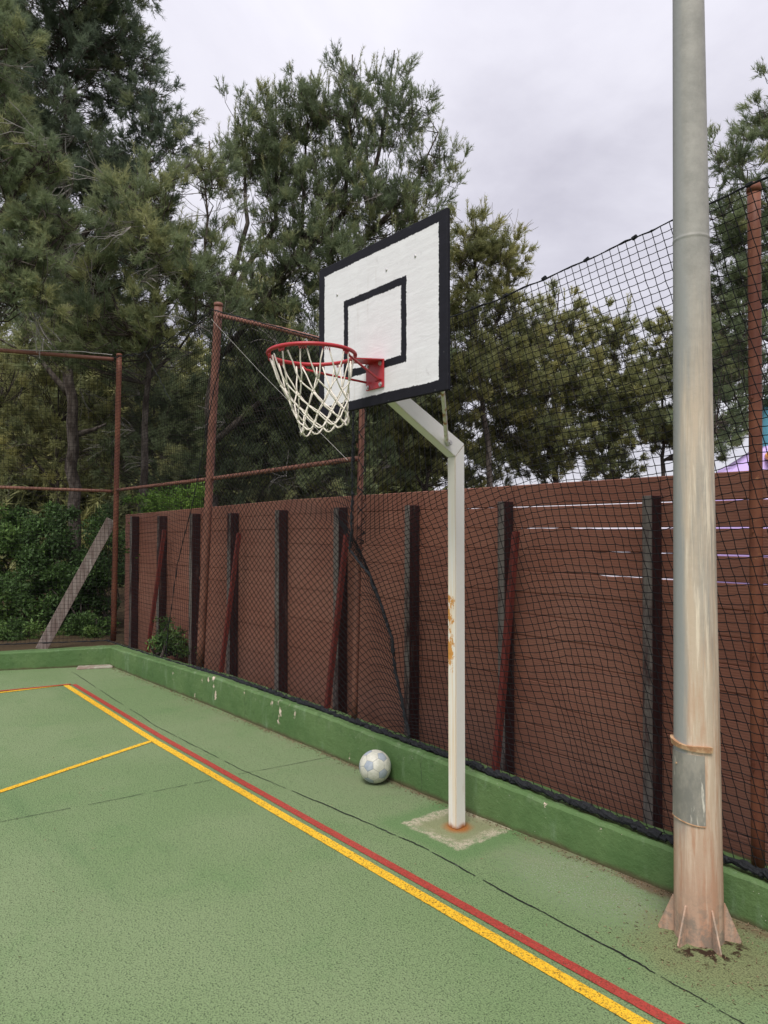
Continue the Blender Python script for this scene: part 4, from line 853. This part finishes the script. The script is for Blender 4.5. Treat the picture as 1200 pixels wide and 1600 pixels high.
J_ = {"A": [[[-13.62,3.94,-0.08],[-13.58,3.86,3.2],[-13.59,3.77,4.81],[-13.59,3.65,7.8],[-13.42,3.66,12.4]],[[-13.59,3.8,4.12],[-13.94,3.34,4.81],[-13.96,2.52,5.13]],[[-13.57,3.85,3.43],[-13.51,4.4,3.7]],[[-13.58,3.71,6.65],[-13.26,4.68,8.22],[-12.48,4.97,8.95]],[[-13.59,3.65,7.8],[-13.99,3.08,9.52]]],"B": [[[-10.91,1.73,0.02],[-10.2,1.63,4.33],[-10.05,1.71,6.72],[-9.86,1.87,8.31]],[[-10.2,1.63,4.33],[-9.78,2.11,4.88],[-9.47,2.47,5.36]],[[-10.15,1.64,5.12],[-9.71,2.15,6.08],[-9.42,2.48,6.6]]],"C": [[[-11.43,4.25,-0.03],[-11.3,4.28,3.02],[-10.96,4.28,5.5],[-10.8,4.41,7.0]],[[-11.0,4.25,5.0],[-10.63,4.98,5.87],[-10.54,5.01,7.91]],[[-11.05,4.22,4.4],[-11.22,3.48,5.69]],[[-11.28,4.26,4.04],[-10.78,4.84,4.85]]],"D": [[[-12.89,6.42,0.09],[-12.94,6.22,3.31],[-12.96,6.16,4.05],[-12.73,6.37,6.03],[-12.42,6.68,7.64],[-12.45,6.55,9.75]],[[-12.73,6.37,6.03],[-12.07,7.11,7.64],[-12.01,7.06,10.37]],[[-12.83,6.29,5.04],[-11.77,7.5,7.03],[-11.58,7.59,10.62]],[[-12.09,7.13,6.53],[-11.19,8.16,8.26],[-11.06,8.21,10.86]],[[-11.53,7.79,7.27],[-10.79,8.63,8.76],[-10.55,8.83,10.99]],[[-11.22,8.18,7.03],[-10.41,9.12,8.26],[-10.04,9.53,9.38]],[[-12.9,6.27,3.43],[-12.05,7.26,4.55],[-11.09,8.39,5.79],[-10.45,9.15,6.53]]],"E": [[[-11.01,11.89,0.28],[-10.9,11.89,3.54],[-11.04,11.63,5.52],[-11.02,11.53,8.64]],[[-10.99,11.69,5.52],[-10.61,12.11,6.8],[-10.49,12.19,8.21]]],"F1": [[[-11.18,14.85,0.35],[-11.22,14.68,3.13],[-11.22,14.58,5.36],[-11.11,14.63,7.59]],[[-11.23,14.64,3.77],[-11.58,13.42,3.87],[-11.91,12.22,3.81]]],"F2": [[[-10.61,16.34,0.31],[-10.64,16.16,3.83],[-10.5,16.19,7.26]]],"F3": [[[-10.39,18.19,0.41],[-10.33,18.14,3.25],[-10.31,18.1,4.98],[-10.22,18.11,7.22]],[[-10.33,18.13,3.6],[-9.79,18.77,4.12],[-9.69,18.8,6.36]]],"F4": [[[-12.32,11.07,0.24],[-12.15,11.17,2.72],[-11.91,11.39,4.47]],[[-12.18,11.14,2.58],[-12.49,10.73,3.45]]],"G": [[[-4.92,13.85,-0.18],[-4.84,13.48,3.11],[-4.87,12.86,5.73],[-5.03,12.52,9.24]],[[-4.79,13.01,4.57],[-5.35,12.3,4.99],[-5.62,11.97,4.88]],[[-4.83,12.91,5.73],[-5.31,12.27,7.01],[-5.53,11.96,7.96]],[[-4.83,13.33,3.32],[-5.4,12.61,3.64],[-5.79,11.83,3.5]]],"U1": [[[-15.88,4.2,0],[-15.780000000000001,4.2,1.58],[-15.88,4.2,3.16],[-15.88,4.2,4.008]],[[-15.88,4.2,2.5],[-16.61,3.25,4.22]]],"U2": [[[-14.62,5.74,0],[-14.52,5.74,1.715],[-14.62,5.74,3.43],[-14.62,5.74,4.382]]],"U3": [[[-13.27,7.38,0],[-13.17,7.38,1.78],[-13.27,7.38,3.56],[-13.27,7.38,4.6240000000000006]]],"U4": [[[-12.1,8.83,0],[-12.0,8.83,1.715],[-12.1,8.83,3.43],[-12.1,8.83,4.494]]]}
pine('tall dark dense pine filling the top left corner of the view', L_['A'], J_['A'], .13, M_dark, 1, upb=.35, dens=1.0, tint0=.40, dead=26, nn=17)
pine('olive drooping pine at the left edge, nearest to the court', L_['B'], J_['B'], .08, M_mid, 2, upb=.35, dens=1.5, nl=.075, nw=.0055, tint0=.45, dead=14, cr=.24, sl=.18, nn=20)
pine('lighter green pine with pale dead twigs left of the tall net pole', L_['C'], J_['C'], .085, M_mid, 3, upb=.75, dens=1.15, nw=.007, tint0=.55, dead=34, tips=.9)
pine('tall upright pine with spiky top behind the backboard', [[x, y, z-.22, rr*.86, rz] for x, y, z, rr, rz in L_['D']], J_['D'], .13, M_mid, 4, upb=1.1, dens=1.05, tint0=.32, dead=22, tips=2.4, sl=.28, nl=.075)
pine('rounded olive pine just right of the backboard', L_['E'], J_['E'], .10, M_olive, 5, upb=.7, dens=.9, nl=.10, nw=.011, nn=14, tint0=.5, dead=8, tips=1.0)
pine('olive pine beyond the fence, first to the right of the goal arm', L_['F4'], J_['F4'], .09, M_olive, 10, upb=.5, dens=.8, nl=.10, nw=.011, nn=13, tint0=.42, dead=4)
pine('olive pine with low spreading limb beyond the fence, right of the goal post', L_['F1'], J_['F1'], .11, M_olive, 6, upb=.6, dens=.85, nl=.11, nw=.013, nn=13, tint0=.52, dead=5, tips=.6)
pine('middle pine beyond the fence between goal post and lamp column', L_['F2'], J_['F2'], .10, M_olive, 7, upb=.6, dens=.8, nl=.11, nw=.013, nn=13, tint0=.40, dead=4, tips=.6)
pine('thin trunked pine beyond the fence just left of the lamp column', L_['F3'], J_['F3'], .09, M_olive, 8, upb=.6, dens=.8, nl=.12, nw=.014, nn=13, tint0=.36, dead=4, tips=.6)
pine('pine at the right edge beyond the fence, behind the pipe pole', [l for l in L_['G'] if not (3.5 < l[2] < 4.5 and l[0] > -5.6)], J_['G'], .12, M_mid, 9, upb=.5, dens=.95, tint0=.36, dead=8)
pine('young pine behind the left net, in front of the dark wood', L_['U1'], J_['U1'], .08, M_olive, 11, upb=.4, dens=.55, nl=.10, nw=.011, nn=12, tint0=.45, dead=10)
pine('low pine behind the corner pole of the court', L_['U2'], J_['U2'], .07, M_mid, 12, upb=.4, dens=.7, nl=.10, nw=.011, nn=12, tint0=.42, dead=12)
pine('dark low pine behind the tall leaning pole', L_['U3'], J_['U3'], .09, M_mid, 13, upb=.4, dens=.8, nl=.10, nw=.011, nn=12, tint0=.35, dead=14)
pine('low pine behind the hoop and the fence', L_['U4'], J_['U4'], .08, M_mid, 14, upb=.4, dens=.8, nl=.10, nw=.011, nn=12, tint0=.5, dead=10)
shrub('dark leafy bush at the left edge behind the side net', L_['S1'], M_bush, 21, 16000, .075, tint0=.45)
shrub('dense dark bush behind the leaning timber prop', L_['S2'], M_bush, 22, 16000, .07, tint0=.25)
shrub('narrow dark bush just left of the corner pole', L_['S3'], M_bush, 23, 9000, .06, tint0=.25)
shrub('low yellow green shrub at the foot of the left bushes', L_['S4'], M_bush, 24, 7000, .05, tint0=.65, cr=.13)
shrub('low shrub between timber prop and corner pole', L_['S5'], M_bush, 25, 6000, .05, tint0=.55, cr=.13)
shrub('bright green bush peeping over the fence left of the tall leaning pole', L_['S6']+[[-9.5, 4.3, 1.3, .5, .8], [-10.1, 4.0, 1.3, .4, .8]], M_bright, 26, 13000, .05, tint0=.45, cr=.14)
shrub('bushy dark shrub behind the fence below the tall pines', [[-8.6, 5.2, 1.3, .8, .75], [-7.4, 6.4, 1.35, .9, .75]], M_bush, 28, 14000, .06, tint0=.2)
shrub('small pointed leaf shrub growing between net and fence near the corner', [[-8.30, 3.46, .42, .22, .20], [-8.12, 3.44, .36, .26, .14], [-8.42, 3.47, .60, .09, .16]], M_bush, 27, 1500, .055, .3, tint0=.45, stems=14, cr=.08, gz=.24, group='plants at the court edge')
# far wood: one mass
rng = np.random.default_rng(31); n = 17000; F2 = np.array([-.7756, .631, 0]); R2 = np.array([.631, .7756, 0])
lat = rng.uniform(-17, 1.5, n); dep = rng.uniform(20, 27, n); hh = rng.random(n)**.8*(7.2+1.3*np.sin(lat*1.3)+.8*np.sin(lat*3.1))
B = F2*dep[:, None]+R2*lat[:, None]+np.array([0, 0, 1])*hh[:, None]; V, F, T = needles(rng, B, unit(rng.normal(size=(n, 3))+np.array([0, 0, .8])), np.full(n, .5), np.clip(.4+.3*np.sin(lat*2.2+hh)+rng.normal(size=n)*.1, 0, 1), 16, .36, .06, 1.0)
o = link('far_wood', npmesh('far_wood', V, F, T), M_olive); o['kind'] = 'stuff'; o['label'] = 'dark pine wood beyond the left net'
tag(o, kind='stuff')
# pine litter in the corner between court and low wall, bits on the court
rng = np.random.default_rng(5); n = 1500; x = rng.uniform(-9.2, .2, n); yk = np.interp(x, [-9.3, -4.7, -3.3, -1.4], [3.10, 3.175, 3.18, 3.23]); y = yk-np.abs(rng.normal(size=n))*.035-.004
n2 = 260; x = np.concatenate([x, -1.5+rng.normal(size=n2)*.22, rng.uniform(-6, 0, 90)]); y = np.concatenate([y, 2.88+rng.normal(size=n2)*.17, rng.uniform(-1, 3, 90)])
a = rng.random(len(x))*6.283; L = rng.uniform(.004, .016, len(x)); A = np.stack([x, y, np.full(len(x), .002)], 1); Bp = A+np.stack([np.cos(a)*L, np.sin(a)*L, rng.uniform(0, .006, len(x))], 1)
V, F = segs(A, Bp, .0014, .0012, 3); k = Mat('pine_litter', .9, .1); k.col(k.mix(k.step(k.noise(90, 2), .4, .6), (.05, .025, .012), (.32, .22, .14))); o = link('pine_litter', npmesh('pine_litter', V, F), k.mat); o['kind'] = 'stuff'; o['label'] = 'brown needles and bits along the foot of the low wall'

rng = random.Random(8)
k = Mat('dry_leaf', .8, .2); k.col(k.mix(k.noise(60), (.60, .55, .42), (.72, .70, .62)))
for (x, y, lab) in ((-2.62, .62, 'tiny pale leaf scrap on the open court left of centre'), (-2.23, .72, 'tiny pale leaf scrap low on the court inside the yellow line'), (-1.20, 2.92, 'curled pale leaf on the court right of the lamp column foot')):
    bm = bmesh.new(); a = rng.random()*6; L = .016 if y < 2 else .028; u = Vector((math.cos(a), math.sin(a), 0)); w = Vector((-u.y, u.x, 0))*L*.16
    T = [[bm.verts.new(u*L*t+w*s*math.sin(math.pi*min(max(t, .06), .94))+Vector((0, 0, .003+.010*(2*t-1)**2*L/.02+.002*(s != 0)))) for s in (-1, 0, 1)] for t in (0, .2, .4, .6, .8, 1)]
    for p, q in zip(T, T[1:]):
        for j in range(2): bm.faces.new((p[j], p[j+1], q[j+1], q[j]))
    o = bmo('dry_leaf', bm, k.mat); o.location = (x, y, .002); tag(o, lab, 'leaf', 'leaf scraps on the court')
